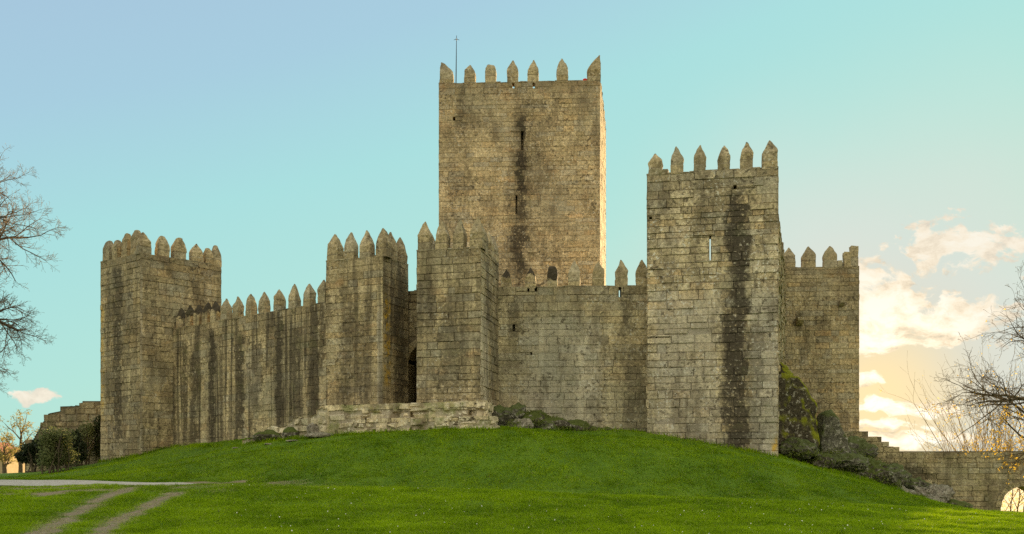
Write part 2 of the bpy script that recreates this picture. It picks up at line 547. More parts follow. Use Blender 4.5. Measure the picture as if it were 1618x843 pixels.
def ground():
    xs = np.concatenate([-np.geomspace(2500, 47, 22), np.arange(-46, 48.01, 0.4), np.geomspace(49, 2500, 22)])
    ys = np.concatenate([-np.geomspace(600, 12, 10), np.arange(-10, 16, 2.0), np.arange(16, 66, 0.3), np.arange(66, 100, 1.5), np.geomspace(101, 3000, 24)])
    X, Y = np.meshgrid(xs, ys)
    Z = H(X, Y)
    n, mcol = X.shape
    V = np.stack([X, Y, Z], -1).reshape(-1, 3)
    i = np.arange(n * mcol).reshape(n, mcol)
    Fc = np.stack([i[:-1, :-1], i[:-1, 1:], i[1:, 1:], i[1:, :-1]], -1).reshape(-1, 4)
    w = worn(X, Y).ravel()
    B = np.stack([w, w * 0, w * 0], -1)
    m, t = new_mat('turf_and_soil')
    pos = t.node('ShaderNodeNewGeometry').outputs['Position']
    a = t.noise(pos, 0.35, 5, 0.6)
    b = t.noise(pos, 5.0, 6, 0.7)
    c = t.noise(pos, 40.0, 3, 0.7)
    g = t.ramp(t.m('ADD', t.m('MULTIPLY', a, 0.5), t.m('MULTIPLY', b, 0.5)), [(0.33, (0.045, 0.095, 0.005)), (0.5, (0.085, 0.165, 0.006)), (0.67, (0.14, 0.22, 0.012))])
    soil = t.ramp(t.m('ADD', t.m('MULTIPLY', b, 0.5), t.m('MULTIPLY', c, 0.5)), [(0.3, (0.15, 0.115, 0.065)), (0.7, (0.30, 0.245, 0.16))])
    wr = t.sep(t.attr('blk'))[0]
    col = t.mix(t.step(t.m('ADD', wr, t.m('MULTIPLY', t.m('SUBTRACT', b, 0.5), 0.8)), 0.25, 0.75), g, soil)
    # far beyond the castle: pale colour stands in for bright glow through the arch
    X_, Y_, _ = t.sep(pos)
    far = t.m('MULTIPLY', t.step(Y_, 72, 95), t.step(X_, 28, 40))
    col = t.mix(far, col, (0.66, 0.55, 0.33))
    finish(t, col, 0.95, t.m('ADD', b, c), 0.6, 0.05)
    o = raw_mesh('ground', V, Fc, m, None, None, B, smooth=True)
    o['kind'] = 'structure'
    # gravel path across the left, a sheet just over the turf
    s = np.linspace(0, 1, 160)
    k = np.linspace(0, 1, len(PATH_C))
    px_ = np.interp(s, k, PATH_C[:, 0])
    py_ = np.interp(px_, PATH_C[:, 0], PATH_C[:, 1])
    wd = np.interp(px_, PATH_C[:, 0], PATH_W)
    rows = []
    for q in np.linspace(-1, 1, 7):
        edge = abs(q) == 1
        yy = py_ + q * wd + (0.35 * (vnoise(px_, px_ * 0, 0.8, 8 + int(q > 0)) - 0.5) if edge else 0)
        rows.append(np.stack([px_, yy, H(px_, yy) + 0.014], -1))
    V = np.stack(rows, 0)
    i = np.arange(V.shape[0] * V.shape[1]).reshape(V.shape[:2])
    Fc = np.stack([i[:-1, :-1], i[:-1, 1:], i[1:, 1:], i[1:, :-1]], -1).reshape(-1, 4)
    pm = simple_mat('pale_gravel', (0.30, 0.275, 0.225), (0.50, 0.47, 0.41), 3.5, lo=0.3, hi=0.7)
    o = raw_mesh('path', V.reshape(-1, 3), Fc, pm, None, smooth=True)
    o['kind'] = 'structure'


ground()


def grass():
    rng = np.random.default_rng(5)
    pts = []
    for (y0, y1, n) in [(19, 27, 330000), (27, 37.6, 330000), (37.6, 50, 330000), (50, 62, 110000)]:
        y = rng.uniform(y0, y1, n)
        x = rng.uniform(-0.6, 0.6, n) * y
        pts.append(np.stack([x, y], -1))
    p = np.concatenate(pts)
    x, y = p[:, 0], p[:, 1]
    w = worn(x, y)
    dpath = np.abs(y - np.interp(x, PATH_C[:, 0], PATH_C[:, 1])) - np.interp(x, PATH_C[:, 0], PATH_W)
    keep = (rng.random(len(x)) > w * 1.05) & (dpath > -0.05)
    keep &= vnoise(x, y, 2.1, 11) + rng.random(len(x)) * 0.8 > 0.28
    x, y = x[keep], y[keep]
    n = len(x)
    z = H(x, y)
    tall = 0.4 + 0.8 * vnoise(x, y, 0.9, 3) + 0.9 * np.clip(vnoise(x, y, 3.0, 4) - 0.35, 0, 1) ** 1.2 * 2
    h = rng.uniform(0.035, 0.085, n) * tall
    a = rng.uniform(0, 2 * np.pi, n)
    wd = rng.uniform(0.006, 0.011, n) * (0.6 + y / 45)
    lean = rng.normal(0, 1.05, (n, 2)) * h[:, None]
    ca, sa = np.cos(a) * wd, np.sin(a) * wd
    # longer tufts where walls and rocks meet the turf
    lines = [(LT[0], LT[1]), (LT[1], LW0), (LW0, (-15.7, 55.0)), ((-15.7, 55.0), (-10.3, 51.5)), ((-10.3, 51.6), (-8.7, 51.0)), ((-8.6, 50.95), (-0.8, 49.2)), ((-0.6, 49.6), (2.5, 52.0)), ((2.5, 52.0), (5.5, 53.6)), ((5.5, 54.2), (7.5, 53.2)), (RT[0], RT[1]), ((14.6, 51.9), (18.5, 54.5)), ((18.5, 54.5), (26, 60.5))]
    ex, ey = [], []
    for a_, b_ in lines:
        ln = math.dist(a_, b_)
        k_ = int(ln * 170)
        s_ = rng.random(k_)
        o_ = np.abs(rng.normal(0, 0.22, k_))
        nx_, ny_ = (b_[1] - a_[1]) / ln, -(b_[0] - a_[0]) / ln
        ex.append(a_[0] + (b_[0] - a_[0]) * s_ + nx_ * o_)
        ey.append(a_[1] + (b_[1] - a_[1]) * s_ + ny_ * o_)
    ex, ey = np.concatenate(ex), np.concatenate(ey)
    kk = rng.random(len(ex)) < np.clip(vnoise(ex, ey, 0.8, 31) * 1.9 - 0.45, 0.05, 1)
    ex, ey = ex[kk], ey[kk]
    eh = rng.uniform(0.08, 0.30, len(ex))
    x, y, z = np.concatenate([x, ex]), np.concatenate([y, ey]), np.concatenate([z, H(ex, ey)])
    h = np.concatenate([h, eh])
    wd = np.concatenate([wd, np.full(len(ex), 0.02)])
    n = len(x)
    a = rng.uniform(0, 2 * np.pi, n)
    lean = np.concatenate([lean, rng.normal(0, 0.35, (len(ex), 2)) * eh[:, None]])
    ca, sa = np.cos(a) * wd, np.sin(a) * wd
    V = np.empty((n, 3, 3), np.float32)
    V[:, 0] = np.stack([x - ca, y - sa, z - 0.01], -1)
    V[:, 1] = np.stack([x + ca, y + sa, z - 0.01], -1)
    V[:, 2] = np.stack([x + lean[:, 0], y + lean[:, 1], z + h], -1)
    mix = np.clip(0.42 * vnoise(x, y, 0.3, 7) + 0.42 * vnoise(x, y * 0.7, 1.3, 9) + 0.2 * vnoise(x, y * 0.6, 4.5, 10) - 0.03 + rng.normal(0.0, 0.15, n) + 0.10 * (y < 37.2), 0, 1)  # front lawn tinted lighter in place of the brighter light on it
    wn_ = worn(x, y)
    V[:, 2, 2] -= (h * 0.6 * wn_)
    dry = (rng.random(n) < 0.05 + 0.9 * wn_).astype(float) * np.maximum(rng.random(n), wn_)
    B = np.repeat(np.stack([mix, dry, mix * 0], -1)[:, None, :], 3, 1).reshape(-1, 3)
    m, t = new_mat('grass_blades')
    r1, r2, _ = t.sep(t.attr('blk'))
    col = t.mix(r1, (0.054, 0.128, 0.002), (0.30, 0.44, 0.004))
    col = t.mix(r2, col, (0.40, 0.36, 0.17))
    finish(t, col, 0.8, None, spec=0.1, trans=0.3)
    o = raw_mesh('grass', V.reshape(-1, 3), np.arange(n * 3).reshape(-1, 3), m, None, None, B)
    o['kind'] = 'stuff'
    label(o, 'short vivid green grass covering the lawn and the castle mound', 'grass')
    # tiny white daisies and fallen leaves
    n = 160
    y = rng.uniform(20, 36, n)
    x = rng.uniform(-0.30, 0.55, n) * y
    k = vnoise(x, y, 0.35, 21) > 0.35
    x, y = x[k], y[k]
    z = H(x, y) + 0.06
    r = rng.uniform(0.006, 0.014, len(x))
    q = Q()
    cx = np.stack([x, y, z], -1)
    dx = np.stack([r, 0 * r, 0 * r], -1)
    dy = np.stack([0 * r, r * 0.5, r * 0.9], -1)
    q.add(np.stack([cx - dx - dy, cx + dx - dy, cx + dx + dy, cx - dx + dy], 1))
    o = q.build('daisies', simple_mat('white_petals', (0.6, 0.6, 0.52), (0.75, 0.75, 0.66), 5))
    o['kind'] = 'stuff'
    label(o, 'tiny white daisies speckling the front lawn', 'flowers')


grass()


# ------------------------------------------------------------------ masonry
def cut(rect, holes):
    """rectangle minus rectangular holes"""
    out = [rect]
    for (a, b, c, d) in holes:
        nxt = []
        for (u0, u1, v0, v1) in out:
            if u1 <= a or u0 >= b or v1 <= c or v0 >= d:
                nxt.append((u0, u1, v0, v1))
                continue
            if v0 < c:
                nxt.append((u0, u1, v0, c))
            if v1 > d:
                nxt.append((u0, u1, d, v1))
            lo, hi = max(v0, c), min(v1, d)
            if u0 < a:
                nxt.append((u0, a, lo, hi))
            if u1 > b:
                nxt.append((b, u1, lo, hi))
        out = nxt
    return [r for r in out if r[1] - r[0] > 0.04 and r[3] - r[2] > 0.04]


def ashlar(q, P0, P1, z0, z1, rng, rows=(0.30, 0.54), widths=(0.4, 1.4), holes=(), u_off=0.0, shear=0.0, rough=1.0, arch=None, plain=False, top=None, thick=0.8, slits=None):
    """one wall face from P0 to P1 (outside on the right-hand side of the walk), laid stone by stone over a mortar backing.
    holes: (u0, u1, v0, v1, depth, closed); arch: (u centre, radius, spring height); top: function u -> height for a broken crest"""
    P0, P1 = np.array(P0[:2], float), np.array(P1[:2], float)
    L = np.linalg.norm(P1 - P0)
    U = (P1 - P0) / L
    N = np.array([U[1], -U[0]])

    def W(u, v, d):
        u, v, d = np.broadcast_arrays(np.asarray(u, float), np.asarray(v, float), np.asarray(d, float))
        return np.stack([P0[0] + U[0] * u + N[0] * d, P0[1] + U[1] * u + N[1] * d, v + shear * u], -1)

    def AT(u, v):
        u, v = np.broadcast_arrays(np.asarray(u, float), np.asarray(v, float))
        return np.stack([u + u_off, v, z1 - v], -1)

    def inarch(u, v, grow=0.0):
        if arch is None:
            return False
        uc, r, sp = arch
        r = r + grow
        if abs(u - uc) >= r:
            return False
        return v < sp + math.sqrt(r * r - (u - uc) ** 2)

    # backing
    bd = -0.042 * min(rough, 1.5)
    if arch is None and top is None:
        us = sorted({0.0, L, *[h[0] for h in holes], *[h[1] for h in holes]})
        vs = sorted({z0, z1 - 0.02, *[h[2] for h in holes], *[min(h[3], z1 - 0.02) for h in holes]})
        for a, b in zip(us[:-1], us[1:]):
            for c, d in zip(vs[:-1], vs[1:]):
                mu, mv = (a + b) / 2, (c + d) / 2
                if any(h[0] < mu < h[1] and h[2] < mv < h[3] for h in holes):
                    continue
                uu, vv = np.array([a, b, b, a]), np.array([c, c, d, d])
                q.add(W(uu, vv, bd), AT(uu, vv), (0.5, 0.5, 0.0 if plain else 1.0))
    else:
        us = np.arange(0, L + 0.099, 0.1)
        us[-1] = L
        for a, b in zip(us[:-1], us[1:]):
            lo = []
            for u in (a, b):
                z = z0
                if arch is not None and abs((a + b) / 2 - arch[0]) < arch[1]:
                    z = arch[2] + math.sqrt(max(arch[1] ** 2 - (u - arch[0]) ** 2, 0))
                lo.append(z)
            hi = (top((a + b) / 2) if top else z1) - 0.03
            if hi <= max(lo):
                continue
            uu, vv = np.array([a, b, b, a]), np.array([lo[0], lo[1], hi, hi])
            q.add(W(uu, vv, bd), AT(uu, vv), (0.5, 0.5, 1.0))
            if arch is not None and lo[0] > z0:      # soffit
                q.add([W(a, lo[0], -0.05), W(a, lo[0], -thick), W(b, lo[1], -thick), W(b, lo[1], -0.05)], AT(np.array([a, a, b, b]), np.array([0.0, 1, 1, 0])), (0.4, 0.5, 0))
        if arch is not None:
            for s in (-1, 1):
                u = arch[0] + s * arch[1]
                pts = [W(u, z0, -0.05), W(u, arch[2], -0.05), W(u, arch[2], -thick), W(u, z0, -thick)]
                q.add(pts if s > 0 else pts[::-1], AT(np.array([0.0, 0, 1, 1]), np.array([z0, arch[2], arch[2], z0])), (0.4, 0.5, 0))
    for (a, b, c, d, dep, closed) in holes:
        qh = q
        if slits is not None:
            qh = Q()
            slits.append(('arrow_slit' if d - c > 3 * (b - a) else 'wall_opening', qh))
        for (x0, y0, x1, y1) in ((a, c, a, d), (b, d, b, c), (b, c, a, c), (a, d, b, d)):
            pts = [W(x0, y0, 0.0), W(x1, y1, 0.0), W(x1, y1, -dep), W(x0, y0, -dep)]
            qh.add(pts, AT(np.array([x0, x1, x1, x0]), np.array([y0, y1, y1, y0])), (0.3, 0.4, 0.0))
        if closed:
            uu, vv = np.array([a, b, b, a]), np.array([c, c, d, d])
            qh.add(W(uu, vv, -dep), AT(uu, vv), (0.1, 0.4, 0.6))
    if plain:
        return
    # stones
    rects = []
    v = z0 + rng.uniform(0, 0.3)
    hr = [(h[0], h[1], h[2], h[3]) for h in holes]
    while v < z1 - 0.02:
        hgt = rng.uniform(*rows)
        v1 = min(v + hgt, z1)
        if z1 - v1 < 0.18:
            v1 = z1
        u = -rng.uniform(0, widths[0]) if rng.random() < 0.5 else 0.0
        wob = 0
        while u < L:
            wdt = rng.uniform(*widths) if rng.random() < 0.8 else rng.uniform(widths[0] * 0.5, widths[1] * 1.35)
            a, b = max(u, 0), min(u + wdt, L)
            if L - b < 0.2:
                b = L
            u = max(u + wdt, b)
            if b - a < 0.08:
                continue
            for r in cut((a, b, v, v1), hr):
                mu, mv = (r[0] + r[1]) / 2, (r[2] + r[3]) / 2
                if any(inarch(x, y, 0.35) for x in (r[0], mu, r[1]) for y in (r[2], mv)):
                    continue
                if top is not None and mv + 0.12 > top(mu):
                    continue
                rects.append(r)
        v = v1
    if not rects:
        return
    r = np.array(rects)
    n = len(r)
    g = 0.008 * rough
    j = 0.013 * rough
    o = np.zeros((n, 4, 2))
    o[:, :, 0] = np.stack([r[:, 0] + g, r[:, 1] - g, r[:, 1] - g, r[:, 0] + g], 1)
    o[:, :, 1] = np.stack([r[:, 2] + g, r[:, 2] + g, r[:, 3] - g, r[:, 3] - g], 1)
    jit = rng.normal(0, j, (n, 4, 2))
    jit[:, :, 0] = np.where((o[:, :, 0] < 0.03) | (o[:, :, 0] > L - 0.03), np.abs(jit[:, :, 0]) * np.where(o[:, :, 0] < 0.03, 1, -1), jit[:, :, 0])
    o += jit
    cen = o.mean(1, keepdims=True)
    ext = np.stack([r[:, 1] - r[:, 0], r[:, 3] - r[:, 2]], -1)[:, None, :]
    bv = np.clip(rng.uniform(0.010, 0.026, (n, 1, 1)) * rough / (ext * 0.5), 0, 0.45)
    bv = np.where(rng.random((n, 1, 1)) < 0.15, bv * 2.2, bv)
    inn = o + (cen - o) * bv
    d = np.clip(rng.normal(0.005, 0.019, (n, 1)), -0.03, 0.05) * rough + rng.normal(0, 0.008, (n, 4)) * rough
    # a few eroded stones
    er = rng.random((n, 1)) < 0.08
    d = np.where(er, d - 0.02 * rough, d)
    df = np.full((n, 4), bd - 0.01)
    B = np.stack([rng.random(n), rng.random(n), np.zeros(n)], -1)
    fi = W(inn[:, :, 0], inn[:, :, 1], d)
    fo = W(o[:, :, 0], o[:, :, 1], df)
    ai, ao = AT(inn[:, :, 0], inn[:, :, 1]), AT(o[:, :, 0], o[:, :, 1])
    q.add(fi, ai, B)
    Bj = B.copy()
    Bj[:, 2] = 0.35
    for k in range(4):
        k2 = (k + 1) % 4
        q.add(np.stack([fo[:, k], fo[:, k2], fi[:, k2], fi[:, k]], 1), np.stack([ao[:, k], ao[:, k2], ai[:, k2], ai[:, k]], 1), Bj)
    if arch is not None:                          # voussoirs
        uc, rad, sp = arch
        nv = 11
        for k in range(nv):
            a0, a1 = math.pi * (k + 0.03) / nv, math.pi * (k + 0.97) / nv
            r0, r1 = rad - 0.02, rad + 0.38
            pr = [(r0, a1), (r0, a0), (r1, a0), (r1, a1)]
            pu = np.array([uc + x * math.cos(y) for x, y in pr])
            pv = np.array([sp + x * math.sin(y) for x, y in pr])
            bb = (rng.random(), rng.random(), 0)
            fr = W(pu, pv, 0.03)
            bk = W(pu, pv, -0.06)
            q.add([fr], [AT(pu, pv)], bb)
            for i in range(4):
                i2 = (i + 1) % 4
                q.add([np.stack([bk[i], bk[i2], fr[i2], fr[i]])], [AT(pu, pv)], bb)


def coping(q, P0, P1, ztop, thick, rng, shear=0.0, u_off=0.0, drop=0.05, gaps=()):
    """the row of flat stones that ends a wall, each a little higher or lower than the next; holes under merlons are skipped"""
    P0, P1 = np.array(P0[:2], float), np.array(P1[:2], float)
    L = np.linalg.norm(P1 - P0)
    U = (P1 - P0) / L
    N = np.array([U[1], -U[0]])
    u = 0.0
    while u < L - 0.05:
        w = rng.uniform(0.5, 1.2)
        a, b = u, min(u + w, L)
        u = b
        if any(a < g < b for g in gaps):
            continue
        h0, h1 = ztop - 0.03, ztop + rng.uniform(-drop * 0.2, drop)
        dz = rng.normal(0, 0.012, 4)
        e = rng.uniform(0.0, 0.03)
        f = [P0 + U * (a + 0.008) + N * e, P0 + U * (b - 0.008) + N * e, P0 + U * (b - 0.008) - N * thick, P0 + U * (a + 0.008) - N * thick]
        lo = [np.array([*p, h0 + shear * s]) for p, s in zip(f, (a, b, b, a))]
        hi = [np.array([*p, h1 + shear * s + z]) for p, s, z in zip(f, (a, b, b, a), dz)]
        bb = (rng.random(), rng.random() * 0.6, 0)
        A = np.array([[a + u_off, ztop, 0.1]] * 4)
        q.add([hi], [A], bb)
        for i in range(4):
            i2 = (i + 1) % 4
            q.add([[lo[i], lo[i2], hi[i2], hi[i]]], [A], bb)


def merlon(mat, parent, pos, ang, w, t, hb, hc, rng, kind='point', joint=True):
    """one pointed battlement stone: body of two courses, shoulder and a cap narrowing in a curve; kind: point, round, square, stub, corner_l, corner_r"""
    K = 3
    ring = []
    for (x0, y0, x1, y1) in ((-1, -1, 1, -1), (1, -1, 1, 1), (1, 1, -1, 1), (-1, 1, -1, -1)):
        for k in range(K):
            s = k / K
            ring.append((x0 + (x1 - x0) * s, y0 + (y1 - y0) * s))
    ring = np.array(ring)
    jz = hb * rng.uniform(0.35, 0.6)
    prof = [(-0.06, 1, 1, 0), (0, 1, 1, 0), (jz - 0.045, 1.0, 1.0, 0), (jz - 0.015, 0.98, 0.975, 1), (jz + 0.015, 0.98, 0.975, 1), (jz + 0.045, 1.0, 1.0, 0), (hb * 0.85, 1.0, 0.99, 0), (hb, 0.98, 0.97, 0)]
    ax, ay = 0.0, 0.0
    sh = rng.uniform(0.98, 1.3)
    if kind in ('point', 'corner_l', 'corner_r'):
        for s in (0.2, 0.42, 0.62, 0.8, 0.92, 1.0):
            f = 1 - s ** sh
            prof.append((hb + hc * s, 0.08 + 0.90 * f, 0.16 + 0.81 * f, 0))
        ax = {'corner_l': -0.85, 'corner_r': 0.85}.get(kind, rng.normal(0, 0.06))
    elif kind == 'blunt':
        for s in (0.25, 0.5, 0.75, 0.92, 1.0):
            f = 1 - 0.66 * s ** 1.1 - (0.15 if s == 1.0 else 0)
            prof.append((hb + hc * s, f * 0.98, f * 0.97, 0))
    elif kind == 'round':
        for s in (0.25, 0.5, 0.75, 0.92, 1.0):
            f = math.sqrt(max(1 - s * s, 0))
            prof.append((hb + hc * s, 0.12 + 0.86 * f, 0.2 + 0.77 * f, 0))
    else:
        prof.append((hb + hc * 0.15, 0.96, 0.95, 0))
        prof.append((hb + hc * 0.17, 0.85, 0.85, 0))
        prof.append((hb + hc * 0.18, 0.3, 0.3, 0))
    V, A, B = [], [], []
    off = rng.uniform(0, 60)
    b1, b2, b3, b4 = rng.random(4)
    tilt = rng.normal(0, 0.02)
    for (z, fx, fy, jf) in prof:
        zz = max(0.0, (z - hb) / max(hc, 0.01))
        for (x, y) in ring:
            lx = (x * fx + ax * (1 - fx)) * w / 2
            ly = (y * fy + ay * (1 - fy)) * t / 2
            nz = mnoise.noise_vector(Vector((lx * 2.4 + off, ly * 2.4, z * 2.4)))
            n2 = mnoise.noise_vector(Vector((lx * 7 + off, ly * 7, z * 7)))
            am = 0.06 if z > 0.05 else 0.02
            lx += nz.x * am + n2.x * 0.035 + tilt * z
            ly += nz.y * am + n2.y * 0.035
            V.append((lx, ly, z + (nz.z * 0.05 if z > 0.3 else 0)))
            up = z > jz
            A.append((off + lx + ly, off + z, 1.0 - z * 0.3))
            B.append((b3 if up else b1, (b4 if up else b2) * 0.75, jf * (1.0 if joint else 0)))
    m = len(ring)
    Fc = []
    for k in range(len(prof) - 1):
        for i in range(m):
            i2 = (i + 1) % m
            Fc.append((k * m + i, k * m + i2, (k + 1) * m + i2, (k + 1) * m + i))
    ztop = len(prof) - 1
    V.append((V[ztop * m][0] * 0 + ax * w / 2 * 0.9, 0, prof[-1][0] + 0.01))
    A.append(A[-1])
    B.append(B[-1])
    ci = len(V) - 1
    for i in range(0, m):
        Fc.append((ztop * m + i, ztop * m + (i + 1) % m, ci, ci))
    V = np.array(V)
    ca, sa = math.cos(ang), math.sin(ang)
    Wv = np.stack([V[:, 0] * ca - V[:, 1] * sa, V[:, 0] * sa + V[:, 1] * ca, V[:, 2]], -1) + np.array(pos)
    quads = [f for f in Fc if f[2] != f[3]]
    me_faces = quads + [(f[0], f[1], f[2]) for f in Fc if f[2] == f[3]]
    # build with mixed faces
    me = bpy.data.meshes.new('merlon')
    org = np.array(parent.location)
    me.from_pydata([tuple(v) for v in (Wv - np.array(pos))], [], me_faces)
    for nm, D in (('uvw', A), ('blk', B)):
        at_ = me.attributes.new(nm, 'FLOAT_VECTOR', 'POINT')
        at_.data.foreach_set('vector', np.asarray(D, np.float32).ravel())
    me.materials.append(mat)
    o = bpy.data.objects.new('merlon', me)
    C.objects.link(o)
    o.parent = parent
    o.location = Vector(pos) - Vector(org)
    return o


def along(P0, P1, u):
    P0, P1 = np.array(P0[:2], float), np.array(P1[:2], float)
    return P0 + (P1 - P0) / np.linalg.norm(P1 - P0) * u


def u_at_px(P0, P1, px):
    """distance along a wall line at which an image column meets it"""
    k = (px - 809) / F
    P0, P1 = np.array(P0[:2], float), np.array(P1[:2], float)
    L = np.linalg.norm(P1 - P0)
    U = (P1 - P0) / L
    return (k * P0[1] - P0[0]) / (U[0] - k * U[1])


def z_at_py(P0, P1, u, py):
    return EYE + (HOR - py) * along(P0, P1, u)[1] / F


def tower(name, lab, cat, corners, ztop, mat, seed, mer_mat=None, faces_holes=None, roof=True, rows=(0.30, 0.54), widths=(0.4, 1.4), thick=0.8, zbase=None, rough=1.0, open_back=None, coping_gaps=(), u_offs=None):
    """a tower on a counter-clockwise plan; every face of it laid as ashlar, hollow above the roof slab"""
    rng = np.random.default_rng(seed)
    cs = [np.array(c, float) for c in corners]
    zb = float(min(H(c[0], c[1]) for c in cs)) - 0.8 if zbase is None else zbase
    ce = sum(cs) / len(cs)
    root = thing(name, lab, cat, (float(ce[0]), float(ce[1]), zb + 0.8))
    q = Q()
    slits = []
    n = len(cs)
    for i in range(n):
        P0, P1 = cs[i], cs[(i + 1) % n]
        hl = (faces_holes or {}).get(i, [])
        uo = 100.0 * i if u_offs is None else u_offs[i]
        ashlar(q, P0, P1, zb, ztop, rng, rows, widths, hl, uo, rough=rough, thick=thick, slits=slits if i == 0 else None)
        coping(q, P0, P1, ztop, thick, rng, u_off=uo, gaps=coping_gaps if i == 0 else ())
    # inner shell
    ins = []
    for i in range(n):
        a, b, c = cs[i - 1], cs[i], cs[(i + 1) % n]
        u1 = (b - a) / np.linalg.norm(b - a)
        u2 = (c - b) / np.linalg.norm(c - b)
        n1, n2 = np.array([-u1[1], u1[0]]), np.array([-u2[1], u2[0]])
        M = np.array([n1, n2])
        ins.append(b + np.linalg.solve(M, np.array([thick, thick])))
    for i in range(n):
        hl = (faces_holes or {}).get(i, [])
        P0, P1 = ins[(i + 1) % n], ins[i]
        L0 = np.linalg.norm(cs[(i + 1) % n] - cs[i])
        Uo = (cs[(i + 1) % n] - cs[i]) / L0
        s1 = float((ins[(i + 1) % n] - cs[i]) @ Uo)
        mir = [(s1 - h[1], s1 - h[0], h[2], h[3], 0.02, False) for h in hl if not h[5] and h[4] >= thick - 0.01]
        ashlar(q, P0, P1, zb, ztop, rng, holes=mir, u_off=50 + 100 * i, plain=True)
    q.build('wall', mat, root)
    for nm, qh in slits:
        qh.build(nm, mat, root)
    if roof:
        zr = ztop - 1.3
        s = Q()
        if n == 4:
            s.add([[(*p, zr) for p in ins]])
            s.add([[(*p, zr - 0.4) for p in ins[::-1]]])
        s.build('roof_walk', mat, root)
    return root, cs


def mer_edge(root, mat, P0, P1, ztop, cols, rng, w, t, hb, hc, kinds=None, inset=0.42, shear=0.0, hvar=0.08):
    """merlons on a wall line; cols are the image columns of their centres, or distances if given as ('u', value)"""
    P0, P1 = np.array(P0[:2], float), np.array(P1[:2], float)
    U = (P1 - P0) / np.linalg.norm(P1 - P0)
    N = np.array([U[1], -U[0]])
    ang = math.atan2(U[1], U[0])
    out = []
    for k, cpos in enumerate(cols):
        kw = dict(w=w, hb=hb, hc=hc, kind='point', t=t, mat=mat)
        if isinstance(cpos, dict):
            kw.update({x: y for x, y in cpos.items() if x not in ('x', 'u')})
            u = cpos['u'] if 'u' in cpos else u_at_px(P0, P1, cpos['x'])
        else:
            u = u_at_px(P0, P1, cpos)
        p = P0 + U * u - N * (kw['t'] / 2 - 0.03 + 0.02)
        s = 1 + rng.normal(0, hvar * 0.5)
        out.append(merlon(kw['mat'], root, (p[0], p[1], ztop + shear * u - 0.02), ang, kw['w'] * (1 + rng.normal(0, 0.03)), kw['t'], kw['hb'] * s, kw['hc'] * (1 + rng.normal(0, hvar)), rng, kw['kind']))
    return out


RNG = np.random.default_rng(77)



# --- the keep
def keep():
    P0, P1 = KEEP[0], KEEP[1]

    def hole(x0, x1, y0, y1, dep, closed):
        u0, u1 = u_at_px(P0, P1, x0), u_at_px(P0, P1, x1)
        return (u0, u1, z_at_py(P0, P1, u0, y1), z_at_py(P0, P1, u0, y0), dep, closed)
    hs = [hole(823.2, 827.0, 207, 237, 0.9, True), hole(814.6, 817.4, 308, 338, 0.9, True), hole(715.5, 719.5, 184, 190, 0.6, True),
          hole(809.2, 812.8, 130, 139, 0.8, False), hole(841.5, 845.0, 130, 139, 0.8, False)]
    us = u_at_px(P0, P1, 825)
    mat = stone_mat('granite_of_keep', 1, tint=(1.02, 1.0, 1.03), streak=0.22, sfreq=0.5, topdark=0.55, lichen=0.4, warm=0.7, rust=0.45, joint=0.35,
                    bands=[(us, 0.42, 26.0, 28.9, 0.95), (us - 0.05, 0.42, 22.0, 26.2, 0.98), (us - 0.1, 0.75, 16.0, 20.6, 0.92), (us + 0.1, 1.3, 13, 31.5, 0.45), (us - 0.1, 0.5, 20.0, 23.0, 0.85), (us - 0.4, 1.9, 13, 19.5, 0.4),
                           (u_at_px(P0, P1, 730), 0.5, 26.5, 31.5, 0.5), (us + 0.1, 0.22, 30.2, 30.9, 0.95)])
    g = [(h[0] + h[1]) / 2 for h in hs[3:]]
    root, cs = tower('castle_keep', 'tallest square keep rising behind the curtain wall, sunlit on its right side', 'castle keep', KEEP, Z_KEEP, mat, 11,
                     faces_holes={0: hs}, rows=(0.26, 0.5), widths=(0.4, 1.5), zbase=3.5, rough=0.5)
    rng = np.random.default_rng(12)
    mm = stone_mat('granite_of_keep_merlons', 2, streak=0.3, topdark=0.4, lichen=0.6, warm=0.3, rust=0.1, moss=0.15)
    mer_edge(root, mm, KEEP[0], KEEP[1], Z_KEEP, [dict(x=705, kind='corner_l', w=1.0, hb=0.9, hc=0.85, t=0.8), dict(x=742, hb=0.95, hc=0.6), dict(x=775, kind='round', hb=1.0, hc=0.5), 810, 842, 888.5,
                                                  dict(x=938.5, kind='corner_r', w=1.0, hb=0.85, hc=1.15, t=0.8)], rng, 0.85, 0.7, 0.95, 0.85, hvar=0.04)
    mer_edge(root, mm, KEEP[1], KEEP[2], Z_KEEP, [dict(u=u) for u in (2.6, 4.4, 6.2, 8.0, 9.8)], rng, 0.8, 0.7, 0.7, 0.5)
    mer_edge(root, mm, KEEP[3], KEEP[0], Z_KEEP, [dict(u=u) for u in (1.5, 3.5, 5.5, 7.5, 9.3)], rng, 0.8, 0.7, 0.9, 0.7)
    return root


keep()


